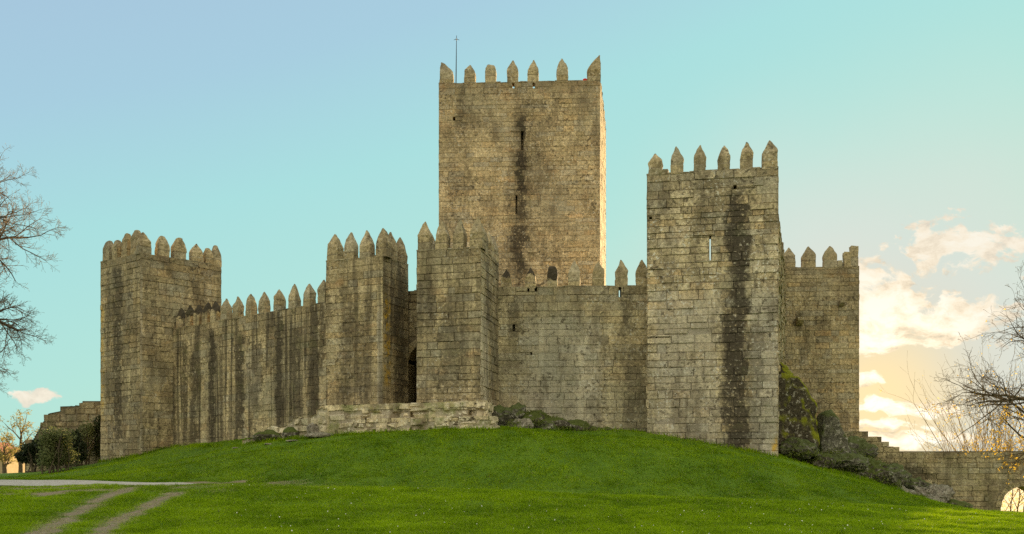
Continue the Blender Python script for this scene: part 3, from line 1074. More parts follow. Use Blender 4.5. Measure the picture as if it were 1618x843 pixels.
# --- the tower at the right of the front
def right_tower():
    P0, P1 = RT[0], RT[1]

    def hole(x0, x1, y0, y1, dep, closed):
        u0, u1 = u_at_px(P0, P1, x0), u_at_px(P0, P1, x1)
        return (u0, u1, z_at_py(P0, P1, u0, y1), z_at_py(P0, P1, u0, y0), dep, closed)
    hs = [hole(1121.0, 1123.7, 372, 411, 0.8, False), hole(1159, 1164, 292, 298, 0.5, True), hole(1026, 1030, 342, 346, 0.4, True), hole(1036, 1038, 532, 534, 0.4, True)]
    ub = u_at_px(P0, P1, 1163)
    mat = stone_mat('granite_of_square_tower', 3, light=1.2, tint=(0.97, 1.0, 1.09), stonevar=0.66, streak=0.3, sfreq=0.8, topdark=0.5, lichen=0.6, warm=0.9, rust=0.25, joint=0.5,
                    bands=[(ub, 0.75, 1.5, 17.2, 0.93), (ub + 0.9, 0.9, 1.5, 9.5, 0.55), (ub + 0.2, 0.35, 15.5, 17.4, 0.8), (u_at_px(P0, P1, 1050), 0.5, 15.5, 18.4, 0.5), (u_at_px(P0, P1, 1120), 0.9, 14.8, 18.4, 0.45), (ub - 0.8, 0.8, 1.0, 3.5, 0.4)],
                    pale=[(u_at_px(P0, P1, 1207), 0.75, 1, 11.5, 0.5), (u_at_px(P0, P1, 1085), 1.9, 3.5, 11.5, 0.35)], yellow=[(u_at_px(P0, P1, 1224), 0.22, 2.5, 3.4, 0.9)])
    # the open doorway to the wall walk at the back, through which the slit shows sky
    L = np.linalg.norm(np.array(RT[3]) - np.array(RT[2]))
    ud = u_at_px(RT[2], RT[3], 1122)
    back = [(ud - 0.9, ud + 0.9, 13.6, 17.6, 0.8, False)]
    root, cs = tower('castle_tower', 'square crenellated tower right of the curtain wall with a black vertical water stain', 'castle tower', RT, Z_RT, mat, 21, faces_holes={0: hs, 2: back}, roof=False,
                     rows=(0.30, 0.56), widths=(0.4, 1.5))
    rng = np.random.default_rng(22)
    mm = stone_mat('granite_of_square_tower_merlons', 4, streak=0.35, topdark=0.3, lichen=0.6, warm=0.25, rust=0.1, moss=0.2)
    mer_edge(root, mm, RT[0], RT[1], Z_RT, [dict(x=1035.5, w=0.8, kind='point', hb=0.7, hc=0.6), 1070, 1105.5, 1143.5, 1179.5, dict(x=1216.5, w=0.82, hb=0.95, hc=0.65)], rng, 0.66, 0.62, 0.8, 0.68, hvar=0.05)
    mer_edge(root, mm, RT[1], RT[2], Z_RT, [dict(u=u) for u in (1.9, 3.3, 4.7, 6.1)], rng, 0.66, 0.62, 0.6, 0.5)
    mer_edge(root, mm, RT[3], RT[0], Z_RT, [dict(u=u) for u in (1.6, 3.2, 4.8)], rng, 0.66, 0.62, 0.6, 0.5)
    mer_edge(root, mm, RT[0], RT[1], Z_RT, [dict(x=1051, w=0.35, kind='square', hb=0.22, hc=0.2)], rng, 0.66, 0.5, 0.3, 0.3)


right_tower()


# --- the two gate towers
def gate_towers():
    P0, P1 = GL[0], GL[1]
    Q0, Q1 = GL[1], GL[2]
    mat = stone_mat('granite_of_gate_tower', 5, light=1.0, streak=0.72, sfreq=1.0, topdark=0.3, lichen=0.3, warm=0.55, rust=0.5, joint=0.35,
                    bands=[(u_at_px(P0, P1, 548), 0.5, 5, 12.4, 0.55), (u_at_px(P0, P1, 575), 0.6, 5, 10, 0.55), (100 + u_at_px(Q0, Q1, 632), 0.8, 5, 13.0, 0.7)],
                    yellow=[(100 + u_at_px(Q0, Q1, 612), 0.5, 6.5, 11.5, 0.9)], pale=[(u_at_px(P0, P1, 600), 0.18, 5, 11, 0.5)])
    root, cs = tower('gate_tower', 'gate tower left of the dark entrance with yellow lichen on its side', 'castle tower', GL, Z_G, mat, 31, zbase=3.0, rough=0.55)
    mm = stone_mat('granite_of_gate_tower_merlons', 6, streak=0.3, topdark=0.3, lichen=0.45, warm=0.25, rust=0.15)
    rng = np.random.default_rng(32)
    mer_edge(root, mm, GL[0], GL[1], Z_G, [dict(x=525, w=0.72), 551, 576, dict(x=602, w=0.7, hc=0.8, t=0.7)], rng, 0.64, 0.58, 0.8, 0.78, hvar=0.04)
    mer_edge(root, mm, GL[1], GL[2], Z_G, [dict(u=1.25), dict(u=2.35)], rng, 0.66, 0.56, 0.8, 0.75, hvar=0.04)
    mer_edge(root, mm, GL[3], GL[0], Z_G, [dict(u=1.2)], rng, 0.6, 0.56, 0.7, 0.6)

    P0, P1 = GR[0], GR[1]
    Q0, Q1 = GR[1], GR[2]
    mat = stone_mat('granite_of_gate_tower_right', 7, light=1.06, tint=(0.98, 1.0, 1.04), streak=0.5, sfreq=0.9, topdark=0.4, lichen=0.55, warm=0.4, rust=0.45, joint=0.4,
                    bands=[(u_at_px(P0, P1, 705), 0.5, 5, 11.0, 0.6), (u_at_px(P0, P1, 725), 0.45, 5, 9, 0.6), (100 + 1.6, 0.6, 9.0, 13.6, 0.75), (100 + 2.5, 0.8, 5, 12, 0.5)],
                    pale=[(100 + 0.8, 1.0, 4, 10.5, 0.45)])
    root, cs = tower('gate_tower', 'gate tower right of the dark entrance standing in front of the keep', 'castle tower', GR, Z_G, mat, 41, zbase=3.0, rough=0.85)
    rng = np.random.default_rng(42)
    mer_edge(root, mm, GR[0], GR[1], Z_G, [dict(x=669, w=0.72), 697, 723, dict(x=752, w=0.75, hc=0.85, t=0.7)], rng, 0.62, 0.58, 0.82, 0.78, hvar=0.04)
    mer_edge(root, mm, GR[1], GR[2], Z_G, [dict(u=1.3), dict(u=2.6), dict(u=3.7)], rng, 0.66, 0.56, 0.8, 0.7, hvar=0.04)
    mer_edge(root, mm, GR[3], GR[0], Z_G, [dict(u=1.2), dict(u=2.6)], rng, 0.6, 0.56, 0.75, 0.65)


gate_towers()


def wall_thing(name, lab, cat, P0, P1, z0, z1, mat, seed, thick=1.3, shear=0.0, holes=(), arch=None, rows=(0.30, 0.54), widths=(0.4, 1.4), top=None, rough=1.0, group=None, cope=True):
    rng = np.random.default_rng(seed)
    P0, P1 = np.array(P0, float), np.array(P1, float)
    U = (P1 - P0) / np.linalg.norm(P1 - P0)
    N = np.array([U[1], -U[0]])
    ce = (P0 + P1) / 2
    root = thing(name, lab, cat, (float(ce[0]), float(ce[1]), float(z0)), group)
    q = Q()
    slits = []
    ashlar(q, P0, P1, z0, z1, rng, rows, widths, holes, 0.0, shear, rough, arch, top=top, thick=thick, slits=slits)
    B0, B1 = P1 - N * thick, P0 - N * thick
    L = np.linalg.norm(P1 - P0)
    mh = [(L - h[1], L - h[0], h[2], h[3], 0.02, False) for h in holes if not h[5]]
    am = (L - arch[0], arch[1], arch[2]) if arch else None
    if shear:
        pts = [np.array([*B0, z0]), np.array([*B1, z0]), np.array([*B1, z1]), np.array([*B0, z1 + shear * L])]
        q.add([pts], None, (0.5, 0.5, 0))
    else:
        ashlar(q, B0, B1, z0, z1, rng, rows, widths, mh, 200.0, 0, rough, am, top=(lambda u: top(L - u)) if top else None, thick=0.1)
    if top is None:
        for (a, b) in ((P1, B0), (B1, P0)):
            q.add([[(*a, z0), (*b, z0), (*b, z1), (*a, z1)]], None, (0.5, 0.5, 0.3))
        if cope:
            coping(q, P0, P1, z1, thick if thick < 0.8 else 0.75, rng, shear)
        q.add([[(*P0, z1 - 0.03), (*P1, z1 - 0.03 + shear * L), (*B0, z1 - 0.03 + shear * L), (*B1, z1 - 0.03)]], None, (0.5, 0.5, 0.5))
    else:
        # broken crest: flat treads and risers across the thickness
        us = np.arange(0, L + 0.05, 0.1)
        for a, b in zip(us[:-1], us[1:]):
            b = min(b, L)
            h = top((a + b) / 2) - 0.04
            f0, f1 = P0 + U * a, P0 + U * b
            q.add([[(*f0, h), (*f1, h), (*(f1 - N * thick), h), (*(f0 - N * thick), h)]], [[(a, h, 0.1)] * 4], (rng.random() * 0.3 + 0.3, 0.5, 0))
            h2 = top(b + 0.05) - 0.04 if b < L - 0.06 else z0
            lo, hi = min(h, h2), max(h, h2)
            if hi - lo > 0.01:
                w_ = [(*f1, lo), (*(f1 - N * thick), lo), (*(f1 - N * thick), hi), (*f1, hi)]
                q.add([w_ if h > h2 else w_[::-1]], [[(a, h, 0.1)] * 4], (0.5, 0.5, 0))
        h = top(0.05) - 0.04
        q.add([[(*(P0 - N * thick), z0), (*P0, z0), (*P0, h), (*(P0 - N * thick), h)]], None, (0.5, 0.5, 0))
    q.build('wall', mat, root)
    for nm, qh in slits:
        qh.build(nm, mat, root)
    return root


# --- long streaked wall between the left tower and the gate
def left_wall():
    L = np.linalg.norm(np.array(LW1) - np.array(LW0))
    bands = [(u_at_px(LW0, LW1, x), hw, zb, zt, s) for x, hw, zb, zt, s in
             ((291, 0.28, 2.5, 10.4, 0.75), (306, 0.45, 2.5, 9.6, 0.8), (335, 0.35, 2.5, 10.8, 0.9), (349, 0.2, 5, 10.6, 0.6), (379, 0.5, 3.2, 10.2, 0.85), (405, 0.6, 4.5, 9.4, 0.55), (440, 0.4, 2.5, 10.9, 0.9), (468, 0.5, 4.0, 10.2, 0.75), (496, 0.45, 3.5, 11.0, 0.85), (508, 0.3, 6.5, 11.0, 0.7))]
    mat = stone_mat('streaked_granite_of_left_wall', 8, light=1.06, streak=0.9, sfreq=1.6, topdark=0.4, lichen=0.3, warm=0.3, rust=0.5, joint=0.3, bands=bands, moss=0.18,
                    pale=[(u_at_px(LW0, LW1, 400), 0.7, 5.5, 9, 0.35)])
    root = wall_thing('curtain_wall', 'long streaked curtain wall climbing from the far left tower to the gate', 'castle wall', LW0, LW1, 1.8, 11.15, mat, 51, shear=0.028, rough=0.5)
    mm = stone_mat('granite_of_left_wall_merlons', 9, streak=0.3, topdark=0.3, lichen=0.45, warm=0.3, rust=0.15)
    mb = stone_mat('blackened_granite_of_left_wall_merlons', 10, streak=0.6, topdark=0.3, lichen=0.2, warm=0.9, rust=0.7, black_above=0.75)
    rng = np.random.default_rng(52)
    cols = [dict(x=282, mat=mb), dict(x=296, mat=mb), dict(x=310, mat=mb), dict(x=323, mat=mb), dict(x=337, mat=mb)] + [353, 372, 392.5, 413.5, 437, 460.5, 485, 508]
    mer_edge(root, mm, LW0, LW1, 11.15, cols, rng, 0.54, 0.5, 0.8, 0.6, shear=0.028, hvar=0.05)


left_wall()


# --- pale wall between the gate and the right tower, below the keep
def middle_wall():
    uh = u_at_px(MW0, MW1, 980)
    uh1 = u_at_px(MW0, MW1, 977.8)
    uh2 = u_at_px(MW0, MW1, 981.5)
    hs = [(uh1, uh2, z_at_py(MW0, MW1, uh, 469), z_at_py(MW0, MW1, uh, 450), 1.3, False),
          (u_at_px(MW0, MW1, 810), u_at_px(MW0, MW1, 814), z_at_py(MW0, MW1, 1, 523), z_at_py(MW0, MW1, 1, 512), 0.5, True),
          (u_at_px(MW0, MW1, 838), u_at_px(MW0, MW1, 841), z_at_py(MW0, MW1, 2, 560), z_at_py(MW0, MW1, 2, 556), 0.5, True),
          (u_at_px(MW0, MW1, 833.5), u_at_px(MW0, MW1, 836.5), z_at_py(MW0, MW1, 2, 460), z_at_py(MW0, MW1, 2, 452), 0.5, True),
          (u_at_px(MW0, MW1, 844.5), u_at_px(MW0, MW1, 848.5), z_at_py(MW0, MW1, 2, 460), z_at_py(MW0, MW1, 2, 451), 0.5, True)]
    mat = stone_mat('pale_granite_of_middle_wall', 12, light=1.13, tint=(0.96, 1.0, 1.06), streak=0.28, sfreq=1.0, topdark=0.5, lichen=0.45, warm=0.35, rust=0.3, joint=0.4,
                    bands=[(u_at_px(MW0, MW1, 1003), 0.75, 2.5, 9.0, 0.5), (u_at_px(MW0, MW1, 990), 0.5, 9, 12.2, 0.6), (u_at_px(MW0, MW1, 815), 0.35, 8.5, 12.0, 0.5)],
                    pale=[(u_at_px(MW0, MW1, 890), 2.4, 3.5, 10.5, 0.42)])
    root = wall_thing('curtain_wall', 'pale curtain wall below the keep joining the gate to the right tower', 'castle wall', MW0, MW1, 2.5, Z_MW, mat, 61, thick=1.3, holes=hs, rough=0.7)
    mm = stone_mat('granite_of_middle_wall_merlons', 13, streak=0.3, topdark=0.3, lichen=0.5, warm=0.25, rust=0.15)
    mb = stone_mat('blackened_granite_of_middle_wall_merlons', 14, streak=0.2, topdark=0.1, lichen=0.3, warm=0.2, rust=0.1, black_above=0.62)
    mk = stone_mat('half_black_granite_merlon', 15, streak=0.2, topdark=0.1, lichen=0.3, warm=0.2, rust=0.1, black_above=0.45)
    rng = np.random.default_rng(62)
    mer_edge(root, mm, MW0, MW1, Z_MW, [dict(x=800, mat=mb, hb=0.6, hc=0.5, w=0.6), dict(x=838, mat=mb, hb=0.6, hc=0.55, w=0.62), dict(x=873, mat=mk, hb=0.85, hc=0.4, kind='round', w=0.58), 907, 945, 982, dict(x=1015)], rng, 0.68, 0.58, 0.85, 0.65, hvar=0.05)


middle_wall()


# --- recessed gate wall
def gate_wall():
    P0, P1 = (-6.6, 56.0), (-3.6, 55.4)
    L = math.hypot(3.0, 0.6)
    mat = stone_mat('granite_of_gate_wall', 16, light=0.9, streak=0.6, sfreq=1.4, topdark=0.5, lichen=0.2, warm=0.3, rust=0.6)
    root = wall_thing('gate_wall', 'narrow recessed wall between the gate towers holding the dark pointed entrance', 'castle wall', P0, P1, 4.0, 12.25, mat, 71, thick=2.4, arch=(L / 2 + 0.1, 1.15, 8.0))
    dm = simple_mat('gate_shade_boards', (0.03, 0.022, 0.014), (0.055, 0.04, 0.025), 6, stretch=(6, 6, 0.4))  # added dark boards across the passage, keeping the entrance black
    q = Q()
    U = np.array([3.0, -0.6]) / L
    N = np.array([U[1], -U[0]])
    c = np.array(P0) + U * (L / 2 + 0.1) - N * 1.5
    for k in range(8):
        a, b = -1.2 + k * 0.3 + 0.008, -1.2 + (k + 1) * 0.3 - 0.008
        f = [c + U * a, c + U * b, c + U * b - N * 0.08, c + U * a - N * 0.08]
        lo, hi = [(*p, 4.2) for p in f], [(*p, 9.3) for p in f]
        for i in range(4):
            q.add([[lo[i], lo[(i + 1) % 4], hi[(i + 1) % 4], hi[i]]])
    q.build('added_gate_screen', dm, root)


gate_wall()


# --- tower at the far left
def left_tower():
    P0, P1, P2 = LT[0], LT[1], LT[2]
    mat = stone_mat('granite_of_left_tower', 17, light=0.97, streak=0.45, sfreq=1.0, topdark=0.45, lichen=0.35, warm=0.6, rust=0.35, joint=0.45,
                    bands=[(u_at_px(P0, P1, 186), 0.55, 3, 15.5, 0.8), (u_at_px(P0, P1, 172), 0.25, 9, 15.5, 0.6), (u_at_px(P0, P1, 203), 0.3, 8, 15.5, 0.55), (100 + u_at_px(P1, P2, 240), 0.6, 11, 15, 0.35)],
                    yellow=[(u_at_px(P0, P1, 162), 0.3, 5, 13, 0.5)], pale=[(100 + u_at_px(P1, P2, 222), 0.15, 3, 15, 0.4)])
    root, cs = tower('castle_tower', 'corner tower at the far left with worn blunt battlements', 'castle tower', LT, Z_LT, mat, 81, rough=0.75)
    mm = stone_mat('granite_of_left_tower_merlons', 18, streak=0.35, topdark=0.3, lichen=0.4, warm=0.4, rust=0.25)
    rng = np.random.default_rng(82)
    mer_edge(root, mm, P0, P1, Z_LT, [dict(x=167, kind='blunt', w=0.75), dict(x=181, kind='blunt'), dict(x=196, kind='blunt', hb=1.1), dict(x=210, kind='blunt', hb=1.15)], rng, 0.62, 0.56, 0.9, 0.5, hvar=0.04)
    mer_edge(root, mm, P1, P2, Z_LT, [dict(x=229, w=0.9, t=0.75, hb=0.85, hc=0.6), dict(x=259, kind='blunt', hb=0.85), dict(x=285, kind='blunt', hb=0.9), dict(x=313, hb=0.7), dict(x=331, kind='blunt', w=0.5, hb=0.75, hc=0.4), dict(x=343.5, kind='blunt', w=0.62, hb=0.85)], rng, 0.8, 0.55, 0.8, 0.6, hvar=0.03)
    mer_edge(root, mm, P2, LT[3], Z_LT, [dict(u=1.6, kind='blunt'), dict(u=3.2, kind='blunt')], rng, 0.7, 0.55, 0.7, 0.4)
    mer_edge(root, mm, LT[3], P0, Z_LT, [dict(u=1.6, kind='blunt'), dict(u=3.2, kind='blunt')], rng, 0.7, 0.55, 0.7, 0.4)


left_tower()


# --- tower at the back right and the wall that runs to it
def back_tower():
    P0, P1 = BRT[0], BRT[1]
    mat = stone_mat('granite_of_back_tower', 19, light=1.0, streak=0.3, sfreq=0.6, topdark=0.35, lichen=0.35, warm=0.9, rust=0.6, joint=0.35,
                    bands=[(u_at_px(P0, P1, 1262), 0.4, 12.4, 14.5, 0.8)])
    root, cs = tower('castle_tower', 'back tower at the right end of the castle with a broken corner merlon', 'castle tower', BRT, Z_BRT, mat, 91, zbase=2.0, rough=0.7)
    mm = stone_mat('granite_of_back_tower_merlons', 20, streak=0.25, topdark=0.3, lichen=0.45, warm=0.4, rust=0.25)
    rng = np.random.default_rng(92)
    mer_edge(root, mm, P0, P1, Z_BRT, [1246, 1278.5, dict(x=1312.5), dict(x=1327.5, kind='square', w=0.38, hb=0.45, hc=0.3), dict(x=1340, w=0.55, kind='square', hb=1.15, hc=0.4), dict(x=1350.5, w=0.6, kind='square', hb=1.6, hc=0.5)], rng, 1.08, 0.6, 1.0, 0.75, hvar=0.03)
    mer_edge(root, mm, BRT[1], BRT[2], Z_BRT, [dict(u=2.2), dict(u=4.0), dict(u=5.8)], rng, 0.9, 0.6, 0.8, 0.4)
    # stone spouts in the face
    for (x, y, s) in ((1262, 508, 1.0), (1328.5, 480, 0.75)):
        u = u_at_px(P0, P1, x)
        p = along(P0, P1, u)
        z = z_at_py(P0, P1, u, y)
        q = Q()
        w, dpt, h = 0.24 * s, 0.62 * s, 0.30 * s
        prof = [(0.0, -h), (0.35 * dpt, -h * 0.9), (dpt, 0.15 * h), (dpt, h), (0.0, h)]
        fl = [np.array([p[0] - w, p[1] - a, z + b]) for a, b in prof]
        fr = [np.array([p[0] + w, p[1] - a, z + b]) for a, b in prof]
        for k in range(4):
            q.add([[fl[k], fr[k], fr[k + 1], fl[k + 1]]], None, (0.35, 0.5, 0))
        q.add([[fl[0], fl[1], fl[3], fl[4]], [fl[1], fl[2], fl[3], fl[3]], [fr[4], fr[3], fr[1], fr[0]], [fr[3], fr[3], fr[2], fr[1]]], None, (0.35, 0.5, 0))
        q.build('corbel', mat, root)
    # wall in between, with a broken crest
    mat = stone_mat('eroded_granite_of_side_wall', 22, light=1.05, streak=0.4, sfreq=0.8, topdark=0.5, lichen=0.7, warm=0.2, moss=0.45, bands=[(u, 0.35, z, z + 2.0, 0.9) for u, z in ((2, 6), (4, 9), (7, 12), (10, 8), (13, 11), (16, 6))])
    L = math.hypot(EW1[0] - EW0[0], EW1[1] - EW0[1])
    wall_thing('curtain_wall', 'eroded side wall seen edge-on between the right tower and the back tower', 'castle wall', EW0, EW1, 2.0, 18.0, mat, 101, thick=1.0,
               top=lambda u: 16.8 + 0.9 * min(u / L * 1.5, 1) + 0.25 * math.sin(u * 1.9) + 0.12 * math.sin(u * 5.3), rough=2.2)


back_tower()


# --- stepped wall and bridge at the right
def bridge():
    Yb = 72.0
    P0, P1 = (25.3, Yb + 1.5), (60.0, Yb - 2.0)
    L = math.hypot(P1[0] - P0[0], P1[1] - P0[1])
    steps = [(u_at_px(P0, P1, x), z_at_py(P0, P1, u_at_px(P0, P1, x), y)) for x, y in ((1372, 680.5), (1392, 689), (1401.5, 698), (1411.5, 704.5), (1700, 711.5))]

    def top(u):
        for (ue, z) in steps:
            if u < ue:
                return z
        return steps[-1][1]
    ua = u_at_px(P0, P1, 1617)
    za = z_at_py(P0, P1, ua, 767.5)
    r = 1.62
    mat = stone_mat('granite_of_bridge', 23, light=0.98, streak=0.35, sfreq=0.7, topdark=0.25, lichen=0.35, warm=0.5, rust=0.5, joint=0.4, moss=0.2,
                    bands=[(u_at_px(P0, P1, 1440), 1.6, -1.5, 2.2, 0.8), (u_at_px(P0, P1, 1405), 0.9, -1, 1.7, 0.6)])
    wall_thing('stone_bridge', 'low stone bridge wall at the right with stepped end and a round arch', 'bridge', P0, P1, -3.2, steps[0][1], mat, 111, thick=2.6, arch=(ua, r, za - r), top=top, rows=(0.34, 0.5), widths=(0.5, 1.4))


bridge()


# --- platform in front of the gate
def platform():
    mat = stone_mat('mossy_rough_granite', 24, light=1.42, jdark=0.3, grime=0.75, stonevar=0.6, streak=0.15, sfreq=0.8, topdark=0.05, lichen=1.0, warm=0.05, rust=0.0, moss=0.65, joint=0.85, pale=[(5, 12, 0, 8, 0.35)])
    rng = np.random.default_rng(121)
    A0, A1 = np.array((-10.25, 51.95)), np.array((-1.30, 49.95))
    root = thing('stone_platform', 'low platform of rough pale mossy blocks in front of the gate towers', 'platform', (-5.8, 51, 3.6))
    q = Q()
    def gaps(L, zt, n, edge):
        out, used = [], []
        for _ in range(n * 4):
            u = rng.uniform(0.2, L - 0.5)
            if any(abs(u - x) < 0.55 for x in used) or len(out) >= n:
                continue
            used.append(u)
            if rng.random() < edge:
                w_, h_ = rng.uniform(0.3, 0.5), rng.uniform(0.10, 0.28)
                out.append((u, u + w_, zt - h_, zt, 0.35, True))
            else:
                w_, h_ = rng.uniform(0.08, 0.2), rng.uniform(0.2, 0.42)
                z_ = rng.uniform(zt - 1.3, zt - 0.5)
                out.append((u, u + w_, z_, z_ + h_, 0.35, True))
        return out
    ashlar(q, A0, A1, 2.8, 5.24, rng, (0.28, 0.5), (0.3, 1.1), rough=3.8, shear=0.012, holes=gaps(9.1, 5.24, 11, 0.35))
    ashlar(q, A1, (-0.7, 54.8), 2.8, 5.36, rng, (0.34, 0.55), (0.4, 1.1), rough=3.4)
    ashlar(q, (-10.9, 54.8), A0, 2.8, 5.24, rng, (0.34, 0.55), (0.4, 1.1), rough=3.4)
    # paving of the terrace: rows of slabs
    for i in range(16):
        for k in range(6):
            a, b = i / 16, (i + 1) / 16
            c, d = k / 6, (k + 1) / 6
            B0, B1 = np.array((-10.9, 55.0)), np.array((-0.7, 55.0))

            def pt(s, r):
                f = A0 + (A1 - A0) * s
                g = B0 + (B1 - B0) * s
                return f + (g - f) * r
            z = 5.22 + 0.11 * (a + b) / 2 + rng.normal(0, 0.02)
            f = [pt(a, c), pt(b, c), pt(b, d), pt(a, d)]
            hi = [(*p, z) for p in f]
            lo = [(*p, z - 0.3) for p in f]
            bb = (rng.random(), rng.random() * 0.7, 0)
            q.add([hi], [[(i * 0.6, k * 0.6, 0.5)] * 4], bb)
            q.add([[lo[0], lo[1], hi[1], hi[0]]], None, bb)
    q.build('upper_tier', mat, root)
    q = Q()
    E0, E1 = np.array((-8.6, 51.15)), np.array((-0.85, 49.45))
    ashlar(q, E0, E1, 2.6, 4.42, rng, (0.32, 0.5), (0.35, 1.1), rough=3.8, shear=0.012, holes=gaps(7.9, 4.42, 9, 0.25))
    ashlar(q, E1, (-0.7, 50.6), 2.6, 4.5, rng, (0.36, 0.55), (0.45, 1.0), rough=3.0)
    U = (E1 - E0) / np.linalg.norm(E1 - E0)
    u = 0.0
    L = np.linalg.norm(E1 - E0)
    while u < L:
        w = rng.uniform(0.5, 1.2)
        b = min(u + w, L)
        n = np.array([U[1], -U[0]])
        z = 4.42 + 0.012 * u + rng.normal(0, 0.03)
        f = [E0 + U * (u + 0.02) + n * rng.uniform(-0.05, 0.03), E0 + U * (b - 0.02) + n * rng.uniform(-0.05, 0.03), E0 + U * (b - 0.02) - n * 0.7, E0 + U * (u + 0.02) - n * 0.7]
        bb = (rng.random(), rng.random() * 0.7, 0)
        q.add([[(*p, z) for p in f]], [[(u, 0, 0.5)] * 4], bb)
        q.add([[(*f[0], z - 0.2), (*f[1], z - 0.2), (*f[1], z), (*f[0], z)]], None, bb)
        u = b
    q.build('lower_tier', mat, root)
    # broken wall stub that runs down to the left of the platform
    P0, P1 = (-15.7, 55.3), (-10.1, 51.8)
    Lw = math.hypot(P1[0] - P0[0], P1[1] - P0[1])
    rr = np.random.default_rng(5).normal(0, 0.09, 40)

    def top(u):
        s = u / Lw
        return 3.55 + 1.55 * s ** 1.1 + rr[int(u / 0.45) % 40]
    wall_thing('ruined_wall', 'crumbling stub of rough blocks sloping down left of the platform', 'ruined wall', P0, P1, 2.2, 5.3, mat, 131, thick=1.6, top=top, rough=3.0, rows=(0.25, 0.45), widths=(0.35, 0.9))


platform()


# ruined outer wall beyond the left tower
def ruined_outer():
    P0, P1 = (-35.2, 68.6), (-27.6, 67.0)
    pts = [(u_at_px(P0, P1, x), y) for x, y in ((52, 694), (62, 676), (72, 660), (77, 652), (95, 648.5), (95.5, 641), (129, 640), (129.5, 632.5), (190, 632.5))]

    def top(u):
        xs = [p[0] for p in pts]
        zs = [z_at_py(P0, P1, p[0], p[1]) for p in pts]
        return float(np.interp(u, xs, zs))
    mat = stone_mat('dark_granite_of_outer_wall', 25, light=0.78, streak=0.4, sfreq=0.9, topdark=0.3, lichen=0.2, warm=0.2, rust=0.3, moss=0.35)
    root = wall_thing('ruined_wall', 'dark broken outer wall with stepped top beside the far left tower', 'ruined wall', P0, P1, 0.5, 7.0, mat, 141, thick=1.2, top=top, rough=1.8)
    return root, P0, P1


RUIN, RU0, RU1 = ruined_outer()


# ------------------------------------------------------------------ rocks
def rock_mat(name, base1, base2, moss, seed, mosscol=(0.10, 0.12, 0.02), thr=0.25, side=0.0, nw=1.6):
    m, t = new_mat(name)
    geo = t.node('ShaderNodeNewGeometry')
    pos = t.v('ADD', geo.outputs['Position'], (seed * 9.1, 0, 0))
    a = t.noise(pos, 1.2, 7, 0.7)
    b = t.noise(pos, 5.0, 4, 0.65)
    cr = t.noise(t.v('MULTIPLY', pos, (1, 1, 0.7)), 2.2, 4, 0.6, 1.2)
    col = t.ramp(t.m('ADD', t.m('MULTIPLY', a, 0.45), t.m('MULTIPLY', b, 0.55)), [(0.38, base1), (0.62, base2)])
    col = t.mix(t.step(t.m('ABSOLUTE', t.m('SUBTRACT', cr, 0.5)), 0.022, 0.006, 0.0, 0.85), col, (0.02, 0.017, 0.011))
    col = t.mix(t.step(t.noise(pos, 5.0, 3, 0.6), 0.575, 0.625, 0, 0.8), col, (0.42, 0.40, 0.32))
    nx_, _, nz = t.sep(geo.outputs['Normal'])
    nz = t.m('ADD', nz, t.m('MULTIPLY', nx_, side))
    f = t.step(t.m('ADD', nz, t.m('MULTIPLY', t.m('SUBTRACT', a, 0.5), nw)), thr, thr + 0.35, 0.0, moss)
    mc = t.mix(b, tuple(x * 0.55 for x in mosscol), tuple(x * 1.5 for x in mosscol))
    col = t.mix(f, col, mc)
    finish(t, col, 0.95, t.m('ADD', a, t.m('MULTIPLY', b, 0.7)), 1.0, 0.2)
    return m


def rock_geo(c, r, seed, amp=0.28, sub=5, freq=0.9, cuts=(), nplanes=7):
    bm = bmesh.new()
    bmesh.ops.create_icosphere(bm, subdivisions=sub, radius=1.0)
    rnd = random.Random(seed)
    planes = []
    for _ in range(nplanes):
        n = Vector((rnd.gauss(0, 1), rnd.gauss(0, 1), rnd.gauss(0, 0.8))).normalized()
        planes.append((n, rnd.uniform(0.62, 0.9)))
    planes += [(Vector(n).normalized(), d) for n, d in cuts]
    off = Vector((seed * 3.1, seed * 1.7, 0))
    V = []
    for v in bm.verts:
        p = v.co.copy()
        for n, d in planes:
            e = p.dot(n) - d
            if e > 0:
                p -= n * e * 0.92
        q = Vector((p.x * r[0], p.y * r[1], p.z * r[2]))
        f = mnoise.fractal(q * freq + off, 0.9, 2.1, 5)
        q += v.co * f * amp * min(r)
        g = mnoise.fractal(q * freq * 3.5 + off, 0.8, 2.2, 4)
        q += v.co * g * min(0.16, amp * min(r) * 0.45)
        V.append((q.x + c[0], q.y + c[1], q.z + c[2]))
    Fc = [[l.index for l in f.verts] for f in bm.faces]
    bm.free()
    return np.array(V), np.array(Fc)


def rock(lab, c, r, seed, mat, amp=0.28, name='boulder', group=None, cuts=(), sub=5, freq=0.9, nplanes=7):
    V, Fc = rock_geo((0, 0, 0), r, seed, amp, sub, freq, cuts, nplanes)
    o = raw_mesh(name, V, Fc, mat)
    o.location = c
    label(o, lab, 'rock', group)
    return o


MOSSY = rock_mat('mossy_dark_rock', (0.045, 0.037, 0.022), (0.13, 0.11, 0.065), 1.0, 1, (0.20, 0.21, 0.010), 0.10, side=0.85, nw=1.1)
GREY = rock_mat('grey_green_rock', (0.09, 0.085, 0.06), (0.24, 0.225, 0.165), 0.9, 2, (0.085, 0.105, 0.025), 0.12)
PALE = rock_mat('pale_rock', (0.20, 0.175, 0.13), (0.38, 0.34, 0.26), 0.4, 3, (0.10, 0.11, 0.04), 0.6)
RUBBLE = rock_mat('dark_rubble', (0.06, 0.052, 0.036), (0.21, 0.185, 0.135), 0.95, 4, (0.075, 0.095, 0.015), 0.12)


